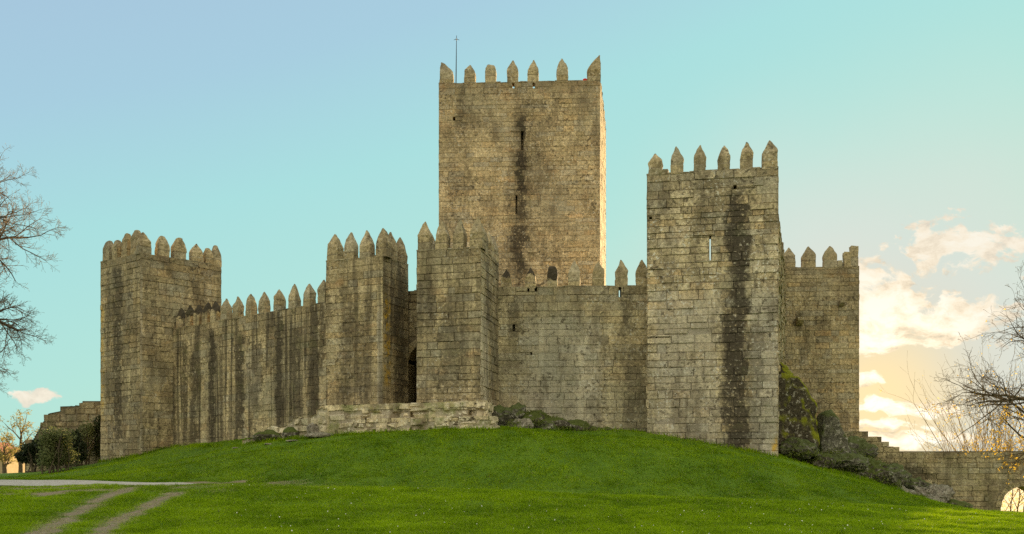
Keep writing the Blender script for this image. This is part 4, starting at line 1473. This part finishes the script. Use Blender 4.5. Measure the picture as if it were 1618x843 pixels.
def rocks():
    p = at(1258, 665, 57)
    rock('tall dark rock with a yellow-green mossy crown against the right tower', (p.x - 0.25, p.y, p.z - 0.1), (1.75, 2.0, 3.15), 3, MOSSY, 0.10, cuts=[((0, -1, 0.10), 0.55), ((0.62, -0.1, 0.75), 0.74), ((1, 0, 0.05), 0.70), ((-1, 0, 0), 0.72), ((0.1, 0, 1), 0.86)], nplanes=0, freq=0.6)
    p = at(1238, 598, 58.5)
    rock('dark narrow rock above the mossy rock beside the right tower', (p.x, p.y + 0.5, p.z - 0.6), (0.75, 1.2, 1.9), 8, MOSSY, 0.3)
    p = at(1315, 695, 60)
    rock('large grey-green boulder leaning below the back tower', (p.x, p.y + 0.3, p.z - 0.1), (1.35, 1.5, 1.95), 5, GREY, 0.12, cuts=[((0.8, -0.15, 0.5), 0.52), ((-0.15, -1, 0.15), 0.62), ((-1, 0, 0.1), 0.6)], nplanes=1, freq=0.7)
    p = at(1262, 705, 55)
    rock('low pale-topped rock at the foot of the mossy rock', (p.x, p.y, p.z - 0.15), (1.1, 0.9, 0.6), 7, GREY, 0.5)
    k = 0
    low = [(1330, 728, 57.5, 1.6, 0.62, 'mossy lump below the large grey-green boulder', GREY), (1292, 722, 56, 0.95, 0.55, 'small mossy lump between the pale-topped rock and the boulder', RUBBLE),
           (1378, 742, 60, 1.5, 0.8, 'shaggy mossy rock under the stepped wall end', RUBBLE), (1350, 716, 64, 1.5, 0.85, 'grey lump right behind the large boulder', GREY),
           (1405, 752, 61.5, 1.1, 0.75, 'rounded mossy rock left of the pale bridge rocks', GREY), (1428, 776, 61, 0.75, 0.45, 'pale flat rock at the foot of the bridge wall', PALE),
           (1472, 782, 63, 1.25, 0.95, 'biggest pale boulder resting against the bridge wall', PALE), (1448, 768, 64, 0.9, 0.7, 'grey rock between the two pale bridge rocks', GREY), (1510, 797, 63, 1.1, 0.35, 'dark low rock at the right end of the mound', RUBBLE),
           (1345, 752, 57, 0.55, 0.3, 'little stone on the slope under the boulder', RUBBLE)]
    for (x, y, Y, rx, rz, lab, mt) in low:
        k += 1
        p = at(x, y, Y)
        rock(lab, (p.x, p.y, p.z - rz * 0.15), (rx, rx * 0.8, rz), 20 + k, mt, 0.5)
    # mossy rubble right of the platform, falling away along the pale wall
    for i, (x, y, Y, rx, rz, lab, mt) in enumerate([(803, 660, 52.6, 1.25, 0.85, 'pale streaked rock at the right end of the platform', GREY), (838, 664, 52.8, 1.5, 0.62, 'dark mossy rock on the slope below the pale wall', RUBBLE),
                                                    (826, 668, 51.4, 0.6, 0.4, 'small white-flecked rock low in the mossy slope', PALE), (868, 670, 53, 1.6, 0.48, 'third mossy rock down the slope from the platform', RUBBLE), (862, 672, 51.9, 0.55, 0.38, 'grey stone poking from the mossy slope', GREY), (902, 674, 53.2, 1.2, 0.42, 'flat mossy rock near the low end of the slope', RUBBLE),
                                                    (932, 679, 53.4, 0.75, 0.3, 'last low rock of the slope before the lone block', RUBBLE), (956, 676, 53.5, 0.36, 0.26, 'lone dark block at the foot of the pale wall', RUBBLE)]):
        p = at(x, y, Y)
        rock(lab, (p.x, p.y, p.z - 0.12), (rx, rx * 0.7, rz), 50 + i, mt, 0.42)
    for i, (x, y, Y, rx, rz, lab, mt) in enumerate([(432, 690, 54.2, 1.15, 0.42, 'dark sloping slab at the left end of the crumbling stub', RUBBLE), (465, 686, 53.2, 0.7, 0.42, 'dark rock right of the sloping slab', RUBBLE), (494, 678, 52.3, 0.36, 0.4, 'pale upright stone in front of the crumbling stub', PALE),
                                                    (505, 686, 51.4, 0.85, 0.16, 'long flat stone lying below the crumbling stub', PALE), (425, 702, 52.0, 0.32, 0.05, 'flat pale stone sunk in the grass of the left slope', PALE), (463, 695, 51.5, 0.42, 0.06, 'broader flat stone sunk in the grass under the stub', PALE), (372, 709, 53, 0.22, 0.05, 'leftmost tiny flat stone sunk in the grass', PALE)]):
        p = at(x, y, Y)
        g = float(H(p.x, p.y))
        z = g + rz * 0.35 if rz < 0.1 else p.z - 0.05
        rock(lab, (p.x, p.y, z), (rx, rx * 0.7, rz), 70 + i, mt, 0.35, sub=3)


rocks()


# ------------------------------------------------------------------ plants
def leaf_cloud(centers, n, size, rng, shell=0.5, flat=1.0):
    """leaf quads spread through ellipsoids: centers = (x, y, z, rx, ry, rz, weight)"""
    c = np.array(centers, float)
    w = c[:, 6] / c[:, 6].sum()
    k = rng.choice(len(c), n, p=w)
    d = rng.normal(0, 1, (n, 3))
    d /= np.linalg.norm(d, axis=1, keepdims=True)
    rr = rng.random((n, 1)) ** shell
    P = c[k, :3] + d * rr * c[k, 3:6] * rng.normal(1, 0.10, (n, 1))
    a = rng.normal(0, 1, (n, 3))
    a /= np.linalg.norm(a, axis=1, keepdims=True)
    b = np.cross(a, rng.normal(0, 1, (n, 3)))
    b /= np.linalg.norm(b, axis=1, keepdims=True)
    s = size * rng.uniform(0.6, 1.4, (n, 1))
    quad = np.stack([P - a * s, P + b * s * 0.45, P + a * s, P - b * s * 0.45], 1)
    B = np.stack([np.clip(rng.normal(0.45, 0.25, n), 0, 1), rng.random(n), np.zeros(n)], -1)
    return quad, B


class Tubes:
    def __init__(self):
        self.V, self.F, self.n = [], [], 0

    def add(self, pts, rad, sides):
        pts = np.asarray(pts, float)
        m = len(pts)
        T = np.gradient(pts, axis=0)
        T /= np.linalg.norm(T, axis=1, keepdims=True) + 1e-9
        ref = np.array([0.3, 0.9, 0.2]) if abs(T[0, 2]) > 0.8 else np.array([0, 0, 1.0])
        X = np.cross(T, ref)
        X /= np.linalg.norm(X, axis=1, keepdims=True) + 1e-9
        Yv = np.cross(T, X)
        a = np.arange(sides) * 2 * np.pi / sides
        rad = np.asarray(rad, float)
        ring = pts[:, None, :] + rad[:, None, None] * (np.cos(a)[None, :, None] * X[:, None, :] + np.sin(a)[None, :, None] * Yv[:, None, :])
        i = np.arange(m * sides).reshape(m, sides) + self.n
        j = np.roll(i, -1, axis=1)
        self.F.append(np.stack([i[:-1], j[:-1], j[1:], i[1:]], -1).reshape(-1, 4))
        self.V.append(ring.reshape(-1, 3))
        self.n += m * sides

    def build(self, name, mat, parent):
        o = raw_mesh(name, np.concatenate(self.V), np.concatenate(self.F), mat, parent, smooth=True)
        if name in ('twigs', 'branches', 'stems', 'limbs'):
            o['kind'] = 'stuff'
        return o


def grow(tb, rng, p, d, L, r, lev, maxlev, tips, droop=0.0, wig=0.22, kids=(5, 6, 5, 3), up=0.05, spread=0.85, ratio=0.5):
    """one branch and its side branches; tb: tubes per level"""
    n = max(4, int(7 - lev))
    pts, dirs = [np.array(p, float)], [np.array(d, float)]
    cur = np.array(d, float)
    for i in range(n):
        cur = cur + rng.normal(0, wig, 3) + np.array([0, 0, up - droop * (i / n)])
        cur /= np.linalg.norm(cur)
        pts.append(pts[-1] + cur * L / n)
        dirs.append(cur.copy())
    rad = np.linspace(r, max(r * 0.35, 0.007), n + 1)
    tb[min(lev, len(tb) - 1)].add(pts, rad, (9, 7, 5, 3, 3)[min(lev, 4)])
    if lev >= maxlev:
        tips.append(pts[-1])
        tips.append(pts[len(pts) // 2])
        return
    k = kids[min(lev, len(kids) - 1)]
    for c in range(k):
        s = rng.uniform(0.22, 1.0) if c < k - 1 else 1.0
        f = s * n
        i = min(int(f), n - 1)
        q = pts[i] + (pts[i + 1] - pts[i]) * (f - i)
        dd = dirs[i + 1]
        side = rng.normal(0, 1, 3)
        side -= dd * (side @ dd)
        side /= np.linalg.norm(side)
        nd = dd * (1 - spread * 0.5) + side * spread * rng.uniform(0.5, 1.1)
        if c == k - 1:
            nd = dd + side * 0.35
        nd /= np.linalg.norm(nd)
        grow(tb, rng, q, nd, L * ratio * rng.uniform(0.7, 1.25) * (1.15 - 0.45 * s), np.interp(s, [0, 1], [r, r * 0.35]) * rng.uniform(0.5, 0.72), lev + 1, maxlev, tips, droop, wig, kids, up, spread, ratio)


BARK = simple_mat('grey_brown_bark', (0.055, 0.042, 0.028), (0.15, 0.115, 0.08), 7, stretch=(2, 2, 0.5))
BARK_D = simple_mat('brown_bark', (0.05, 0.036, 0.02), (0.14, 0.10, 0.055), 7, stretch=(2, 2, 0.5))
TWIG = simple_mat('reddish_twigs', (0.15, 0.11, 0.07), (0.27, 0.20, 0.13), 4)
TWIG_D = simple_mat('brown_twigs', (0.11, 0.075, 0.035), (0.22, 0.15, 0.07), 4)
STRAW = simple_mat('straw_coloured_stems', (0.26, 0.19, 0.085), (0.42, 0.31, 0.15), 4)
YLEAF = leaf_mat('yellow_autumn_leaves', (0.30, 0.20, 0.02), (0.60, 0.42, 0.05), 0.5)
OLEAF = leaf_mat('pale_olive_autumn_leaves', (0.20, 0.17, 0.05), (0.36, 0.29, 0.09), 0.35)
PLEAF = leaf_mat('pale_yellow_leaves', (0.30, 0.25, 0.06), (0.55, 0.44, 0.14), 0.5)


def left_tree():
    rng = np.random.default_rng(4)
    Y = 44.0
    bx = (-165 - 809) / F * Y
    base = np.array([bx, Y, float(H(bx, Y)) - 0.2])
    root = thing('bare_tree', 'leafless tree at the left edge with fine reddish twigs', 'tree', tuple(base))
    tb = [Tubes() for _ in range(5)]
    tips = []
    tr = [base, base + (0.1, 0, 3.5), base + (0.25, 0.2, 7), base + (0.3, 0, 11), base + (0.2, 0.2, 13.0), base + (0.0, 0, 14.2)]
    tb[0].add(tr, [0.42, 0.34, 0.28, 0.2, 0.12, 0.05], 10)
    # limbs towards the picture, at the heights the photograph shows, and others all round
    limbs = [(4.4, 4.0, 20, 0.05), (5.6, 4.8, -15, 0.08), (6.8, 4.6, 10, 0.1), (7.8, 4.8, -8, 0.12), (8.6, 5.2, 14, 0.15), (9.4, 5.8, -4, 0.18), (10.2, 5.6, 18, 0.18), (10.9, 5.2, -14, 0.22), (11.6, 4.8, 5, 0.28), (12.4, 4.6, -20, 0.4), (13.2, 4.4, 10, 0.5),
             (6.5, 4.5, 150, 0.3), (9.5, 5, 200, 0.3), (12, 4.5, 100, 0.4), (13.5, 4, 250, 0.5)]
    for (h, L, az, el) in limbs:
        q = np.array([np.interp(h, [0, 3.5, 7, 11, 13.0, 14.2], [t_[i] for t_ in tr]) for i in range(3)])
        a = R(az)
        d = np.array([math.cos(a), math.sin(a), el])
        d /= np.linalg.norm(d)
        front = abs(az) < 40
        grow(tb, rng, q, d, L, 0.05 + L * 0.014, 1, 4 if front else 3, tips, droop=0.10, wig=0.17, kids=(6, 13, 11, 9), up=0.045, spread=0.85, ratio=0.42)
    for t_, nm, mt in zip(tb, ('trunk', 'limbs', 'branches', 'twigs', 'twigs'), (BARK, BARK, BARK, TWIG, TWIG)):
        if t_.n:
            t_.build(nm, mt, root)


left_tree()


def right_tree():
    rng = np.random.default_rng(19)
    Y = 40.0
    bx = (1722 - 809) / F * Y
    base = np.array([bx, Y, float(H(bx, Y)) - 0.2])
    root = thing('bare_tree', 'bare dark tree reaching in from the right edge with a few yellow leaves', 'tree', tuple(base))
    tb = [Tubes() for _ in range(5)]
    tips = []
    tr = [base, base + (-0.1, 0, 2.0), base + (-0.3, 0.2, 4.0), base + (-0.4, 0, 5.6), base + (-0.5, 0.2, 7.0), base + (-0.6, 0, 8.2)]
    tb[0].add(tr, [0.36, 0.30, 0.26, 0.2, 0.13, 0.05], 10)
    limbs = [(3.3, 3.2, 178, 0.15, 0.06), (3.8, 4.2, 186, 0.12, 0.08), (4.5, 4.6, 178, 0.26, 0.20), (5.0, 4.8, 171, 0.28, 0.22), (5.5, 4.6, 184, 0.34, 0.20), (6.0, 3.6, 176, 0.5, 0.1),
             (5.0, 3.0, 60, 0.3, 0.1), (5.6, 3.0, -40, 0.3, 0.1), (6.4, 2.6, 10, 0.4, 0.1), (6.8, 2.2, 150, 0.6, 0.1)]
    for (h, L, az, el, dr) in limbs:
        q = np.array([np.interp(h, [0, 2, 4, 5.6, 7.0, 8.2], [t_[i] for t_ in tr]) for i in range(3)])
        a = R(az)
        d = np.array([math.cos(a), math.sin(a), el])
        d /= np.linalg.norm(d)
        grow(tb, rng, q, d, L * 1.15, 0.03 + L * 0.011, 1, 4, tips, droop=dr, wig=0.22, kids=(5, 9, 7, 5), up=0.05, spread=0.85, ratio=0.47)
    for t_, nm, mt in zip(tb, ('trunk', 'limbs', 'branches', 'twigs', 'twigs'), (BARK_D, BARK_D, BARK_D, TWIG_D, TWIG_D)):
        if t_.n:
            t_.build(nm, mt, root)
    tips = np.array(tips)
    low = tips[(tips[:, 2] < 4.2)]
    sel = low[rng.random(len(low)) < 0.35] if len(low) else low
    up = tips[(tips[:, 2] >= 4.2)]
    sel = np.concatenate([sel, up[rng.random(len(up)) < 0.02]])
    if len(sel):
        q = Q()
        quad, B = leaf_cloud([(*p, 0.12, 0.12, 0.12, 1) for p in sel], len(sel) * 2, 0.05, rng)
        q.add(quad, None, B)
        q.build('leaves', YLEAF, root)


right_tree()


def shoots(lab, cx, Y, z0, half, hgt, n, seed, leaves=0, lm=None, tw=STRAW, name='shrub', sp=0.35, lsize=0.07):
    """a shrub of many upright stems fanning from its base"""
    rng = np.random.default_rng(seed)
    root = thing(name, lab, 'shrub', (cx, Y, z0))
    tb = [Tubes(), Tubes()]
    tips = []
    for k in range(n):
        b = np.array([cx + rng.uniform(-half, half) * 0.55, Y + rng.uniform(-0.8, 0.8), z0])
        d = np.array([(b[0] - cx) / max(half, 0.1) * sp + rng.normal(0, sp * 0.5), rng.normal(0, 0.2), 1.0])
        d /= np.linalg.norm(d)
        h = hgt * rng.uniform(0.55, 1.05)
        grow(tb, rng, b, d, h, 0.008 + h * 0.003, 0, 2, tips, droop=0.02, wig=0.09, kids=(6, 3), up=0.04, spread=0.55, ratio=0.36)
    tb[0].build('stems', tw, root)
    tb[1].build('twigs', tw, root)
    if leaves:
        tips = np.array(tips)
        sel = tips[rng.integers(0, len(tips), leaves)]
        q = Q()
        quad, B = leaf_cloud([(*p, 0.2, 0.2, 0.2, 1) for p in sel], leaves, lsize, rng)
        q.add(quad, None, B)
        q.build('leaves', lm or YLEAF, root)
    return root


def right_shrubs():
    Yb = 77.0
    for (x, hw, top, n, seed, lab, lv) in [(1538, 1.4, 662, 26, 1, 'yellowish bare shrub behind the bridge at its left end', 700), (1562, 1.0, 600, 30, 2, 'taller bare shrub behind the bridge above the arch', 600), (1672, 1.6, 610, 20, 3, 'bare shrub behind the bridge at the frame edge', 400)]:
        p = at(x, 735, Yb)
        z0 = float(H(p.x, p.y)) - 0.2
        shoots(lab, p.x, Yb, z0, hw, at(x, top, Yb).z - z0, n, seed, lv, PLEAF, sp=0.45)
    # leafy sprays hanging over the bridge parapet
    p = at(1575, 722, 75.2)
    shoots('low yellow-leaved shrub on the bridge top above the arch', p.x, 74.2, 1.2, 3.4, 3.0, 30, 7, 900, YLEAF, sp=0.8, lsize=0.09)


right_shrubs()


def beyond_arch():
    """autumn tree on the sunlit ground beyond the arch"""
    rng = np.random.default_rng(31)
    for (x, Y, s, lab) in [(1611, 96, 1.0, 'thin golden tree seen through the bridge arch')]:
        p = at(x, 800, Y)
        z0 = float(H(p.x, Y)) - 0.1
        root = thing('autumn_tree', lab, 'tree', (p.x, Y, z0))
        tb = [Tubes(), Tubes()]
        tips = []
        for k in range(4):
            d = np.array([rng.normal(0, 0.18), rng.normal(0, 0.15), 1.0])
            d /= np.linalg.norm(d)
            grow(tb, rng, (p.x + rng.normal(0, 0.5), Y + rng.normal(0, 0.3), z0), d, 3.4 * s, 0.09, 0, 2, tips, wig=0.1, kids=(7, 4), up=0.05, spread=0.7)
        tb[0].build('trunk', BARK, root)
        tb[1].build('branches', TWIG, root)
        q = Q()
        quad, B = leaf_cloud([(p.x, Y, z0 + 2.2 * s, 2.6 * s, 1.8, 2.0 * s, 1), (p.x - 1.5, Y, z0 + 1.2, 1.4, 1.2, 1.1, 0.6), (p.x + 1.6, Y, z0 + 1.0, 1.4, 1.2, 1.0, 0.6)], 700, 0.09, rng, shell=0.6)
        q.add(quad, None, B)
        q.build('crown', PLEAF, root)


beyond_arch()


DARKLEAF = leaf_mat('dark_evergreen_leaves', (0.012, 0.020, 0.008), (0.045, 0.060, 0.022), 0.15)
OLIVE = leaf_mat('olive_leaves', (0.085, 0.105, 0.032), (0.21, 0.225, 0.09), 0.35)
IVYLEAF = leaf_mat('ivy_leaves', (0.018, 0.028, 0.009), (0.06, 0.075, 0.025), 0.15)
GRASSY = leaf_mat('rank_grass_leaves', (0.06, 0.085, 0.010), (0.19, 0.21, 0.04), 0.3)


def bush(lab, px, ptop, pbase, Y, halfpx, n, lm, seed, size=0.10, name='bush', stems=7, lumps=9):
    rng = np.random.default_rng(seed)
    b = at(px, pbase, Y)
    tp = at(px, ptop, Y)
    z0 = float(H(b.x, b.y)) - 0.1
    hw = halfpx * Y / F
    h = tp.z - z0
    root = thing(name, lab, 'bush', (b.x, Y, z0))
    tb = [Tubes(), Tubes()]
    tips = []
    for k in range(stems):
        d = np.array([rng.normal(0, 0.3), rng.normal(0, 0.2), 1.0])
        d /= np.linalg.norm(d)
        grow(tb, rng, (b.x + rng.normal(0, hw * 0.2), Y + rng.normal(0, 0.3), z0), d, h * 0.7, 0.05, 0, 1, tips, wig=0.1, kids=(4,), spread=0.6)
    tb[0].build('stems', BARK, root)
    tb[1].build('branches', BARK, root)
    cs = []
    for k in range(lumps):
        a = rng.uniform(0, 2 * np.pi)
        rr = rng.uniform(0.1, 0.75)
        zc = z0 + h * rng.uniform(0.25, 0.82)
        lim = math.sqrt(max(0.15, 1 - ((zc - z0) / h * 1.05) ** 2))
        cs.append((b.x + math.cos(a) * rr * hw * lim, Y + math.sin(a) * rr * hw * 0.7, zc, hw * rng.uniform(0.28, 0.48), hw * 0.4, h * rng.uniform(0.13, 0.24), 1))
    quad, B = leaf_cloud(cs, n, size, rng, shell=0.45)
    q = Q()
    q.add(quad, None, B)
    q.build('crown', lm, root)
    return root


def left_plants():
    bush('dark evergreen bush at the left end of the gravel path', 54, 694, 757, 66, 34, 9000, DARKLEAF, 1, 0.11, lumps=14)
    bush('large olive-green bush with pale bare stems beside the gravel path', 90, 672, 757, 62, 40, 10000, OLIVE, 2, 0.08, stems=14, lumps=20)
    bush('dark bush between the olive bush and the far left tower', 120, 682, 750, 65, 20, 5500, DARKLEAF, 3, 0.10, lumps=13)
    bush('thin olive bush growing against the outer wall', 136, 660, 748, 66.4, 20, 1700, OLIVE, 5, 0.08, lumps=14)
    # ivy on the outer wall
    rng = np.random.default_rng(8)
    cs = []
    for (x, y, w, h) in ((158, 668, 12, 14), (165, 690, 9, 20), (152, 705, 10, 16), (164, 720, 8, 14), (148, 680, 9, 10)):
        p = at(x, y, 66.6)
        cs.append((p.x, 66.75, p.z, w * 66 / F, 0.28, h * 66 / F, w * h))
    quad, B = leaf_cloud(cs, 2600, 0.10, rng, shell=0.5)
    q = Q()
    q.add(quad, None, B)
    o = q.build('ivy', IVYLEAF)
    label(o, 'dark ivy clinging to the outer wall next to the far left tower', 'ivy')
    rng = np.random.default_rng(27)
    cs = []
    for (x, y, Y, rx, rz) in ((822, 652, 52.6, 0.8, 0.22), (842, 652, 52.7, 0.8, 0.2), (866, 660, 52.8, 0.8, 0.2), (850, 668, 51.8, 0.7, 0.2), (888, 668, 53, 0.8, 0.18), (915, 673, 53.2, 0.7, 0.15), (812, 668, 51.2, 0.5, 0.2), (885, 676, 52.2, 0.8, 0.12), (925, 679, 52.8, 0.7, 0.1)):
        p = at(x, y, Y)
        cs.append((p.x, Y - 0.2, p.z, rx, 0.5, rz, rx))
    quad, B = leaf_cloud(cs, 2000, 0.05, rng, shell=0.5)
    q = Q()
    q.add(quad, None, B)
    o = q.build('undergrowth', GRASSY)
    o['kind'] = 'stuff'
    label(o, 'dark moss and weeds over the rubble below the pale wall', 'undergrowth')
    # golden trees and a house far beyond the path
    for (x, ptop, Y, hw, seed, lab) in [(32, 655, 118, 2.6, 3, 'sparse golden tree behind the dark evergreen bush'), (8, 690, 110, 2.4, 4, 'golden bushy tree at the left edge beyond the path'), (-50, 660, 125, 4, 5, 'golden tree outside the left edge')][:2]:
        rng = np.random.default_rng(seed)
        p = at(x, 757, Y)
        z0 = float(H(p.x, Y)) - 0.2
        h = at(x, ptop, Y).z - z0
        root = thing('autumn_tree', lab, 'tree', (p.x, Y, z0))
        tb = [Tubes(), Tubes()]
        tips = []
        grow(tb, rng, (p.x, Y, z0), np.array([0.02, 0, 1.0]), h * 0.75, 0.3, 0, 2, tips, wig=0.08, kids=(12, 5), up=0.05, spread=0.8, ratio=0.5)
        tb[0].build('trunk', BARK, root)
        tb[1].build('branches', TWIG, root)
        tips = np.array(tips)
        q = Q()
        quad, B = leaf_cloud([(*t_, 0.5, 0.5, 0.35, 1) for t_ in tips], 1300, 0.11, rng)
        q.add(quad, None, B)
        q.build('crown', OLEAF, root)
    # house
    c = at(-8, 745, 150)
    root = thing('house', 'small far house with a reddish roof at the left edge beyond the path', 'house', (c.x, 150, 0.6))
    wm = simple_mat('ochre_plaster', (0.36, 0.27, 0.15), (0.45, 0.34, 0.20), 2)
    rm = simple_mat('red_roof_tiles', (0.25, 0.08, 0.045), (0.34, 0.12, 0.07), 6)
    gm = simple_mat('dark_window_glass', (0.02, 0.02, 0.025), (0.04, 0.04, 0.045), 2, rough=0.2, spec=0.5)
    x0, x1, y0, y1, zb, zt, zr = c.x - 5, c.x + 1.4, 150.0, 157.0, 0.4, 4.6, 6.4
    q = Q()
    co = [(x0, y0), (x1, y0), (x1, y1), (x0, y1)]
    for i in range(4):
        a, b = co[i], co[(i + 1) % 4]
        q.add([[(*a, zb), (*b, zb), (*b, zt), (*a, zt)]])
    xm = (x0 + x1) / 2
    q.add([[(x0, y0, zt), (x1, y0, zt), (xm, y0, zr - 0.1), (xm, y0, zr - 0.1)], [(x1, y1, zt), (x0, y1, zt), (xm, y1, zr - 0.1), (xm, y1, zr - 0.1)]])
    q.build('wall', wm, root)
    q = Q()
    for s, xe in ((-1, x0 - 0.4), (1, x1 + 0.4)):
        ze = zt - 0.25
        top = [(xe, y0 - 0.4, ze), (xm, y0 - 0.4, zr), (xm, y1 + 0.4, zr), (xe, y1 + 0.4, ze)]
        lo = [(a, b, c_ - 0.18) for a, b, c_ in top]
        q.add([top if s < 0 else top[::-1], lo[::-1] if s < 0 else lo])
        for i in range(4):
            q.add([[lo[i], lo[(i + 1) % 4], top[(i + 1) % 4], top[i]]])
    q.build('roof', rm, root)
    for wx in (x0 + 1.6, x1 - 1.6):
        q = Q()
        q.add([[(wx - 0.5, y0 - 0.03, 1.9), (wx + 0.5, y0 - 0.03, 1.9), (wx + 0.5, y0 - 0.03, 3.3), (wx - 0.5, y0 - 0.03, 3.3)]])
        w = q.build('window', gm, root)
        q = Q()
        for (a, b, c_, d) in ((wx - 0.58, wx - 0.5, 1.82, 3.38), (wx + 0.5, wx + 0.58, 1.82, 3.38), (wx - 0.5, wx + 0.5, 1.82, 1.9), (wx - 0.5, wx + 0.5, 3.3, 3.38)):
            q.add([[(a, y0 - 0.08, c_), (b, y0 - 0.08, c_), (b, y0 - 0.08, d), (a, y0 - 0.08, d)], [(a, y0 - 0.08, c_), (a, y0 - 0.08, d), (a, y0, d), (a, y0, c_)], [(b, y0 - 0.08, d), (b, y0 - 0.08, c_), (b, y0, c_), (b, y0, d)],
                   [(a, y0 - 0.08, d), (b, y0 - 0.08, d), (b, y0, d), (a, y0, d)]])
        q.build('frame', wm, w)
    # rank grass and ferns between the right-hand rocks
    rng = np.random.default_rng(17)
    cs = []
    for (x, y, Y, rx, rz) in ((1268, 715, 54.3, 1.1, 0.25), (1300, 728, 55.5, 1.2, 0.25), (1335, 742, 57.0, 1.4, 0.3), (1372, 757, 59, 1.3, 0.35), (1400, 768, 60, 1.1, 0.3), (1318, 715, 58.3, 0.9, 0.4), (1385, 735, 61.5, 1.0, 0.45), (1360, 725, 62, 1.2, 0.4), (1440, 783, 61, 1.2, 0.25)):
        p = at(x, y, Y)
        cs.append((p.x, Y, p.z, rx, 0.7, rz, rx))
    quad, B = leaf_cloud(cs, 2600, 0.07, rng, shell=0.5)
    q = Q()
    q.add(quad, None, B)
    o = q.build('undergrowth', GRASSY)
    o['kind'] = 'stuff'
    label(o, 'rank grass and ferns growing between the rocks right of the mound', 'undergrowth')


left_plants()


# ------------------------------------------------------------------ small things on the keep
def small_things():
    p = at(721, 132, 73.3)
    z0, z1 = Z_KEEP - 1.3, at(721, 53, 73.3).z
    root = thing('lightning_rod', 'thin dark rod standing on the keep behind its left battlements', 'lightning rod', (p.x, 73.6, z0))
    m = simple_mat('dark_iron', (0.02, 0.02, 0.022), (0.05, 0.048, 0.045), 8, rough=0.5)
    tb = Tubes()
    tb.add([(p.x - 0.06, 73.6, z0), (p.x - 0.03, 73.6, (z0 + z1) / 2), (p.x, 73.6, z1)], [0.045, 0.04, 0.02], 8)
    tb.build('pole', m, root)
    tb = Tubes()
    zc = z1 - 0.3
    tb.add([(p.x - 0.22, 73.6, zc - 0.05), (p.x, 73.6, zc + 0.04), (p.x + 0.22, 73.6, zc - 0.05)], [0.012, 0.03, 0.012], 6)
    tb.add([(p.x, 73.38, zc - 0.05), (p.x, 73.6, zc + 0.04), (p.x, 73.82, zc - 0.05)], [0.012, 0.03, 0.012], 6)
    tb.build('finial', m, root)
    # the red patch by the right corner of the keep
    rm = simple_mat('red_cloth', (0.55, 0.03, 0.03), (0.75, 0.06, 0.05), 6)
    c = at(924, 119.5, 72.6)
    V, Fc = rock_geo((0, 0, 0), (0.20, 0.16, 0.17), 3, 0.25, 3, 3.0)
    o = raw_mesh('red_cloth', V, Fc, rm, smooth=True)
    o.location = (c.x, 72.5, Z_KEEP + 0.16)
    label(o, 'small red cloth bundle on the keep parapet beside its right corner merlon', 'cloth')


small_things()
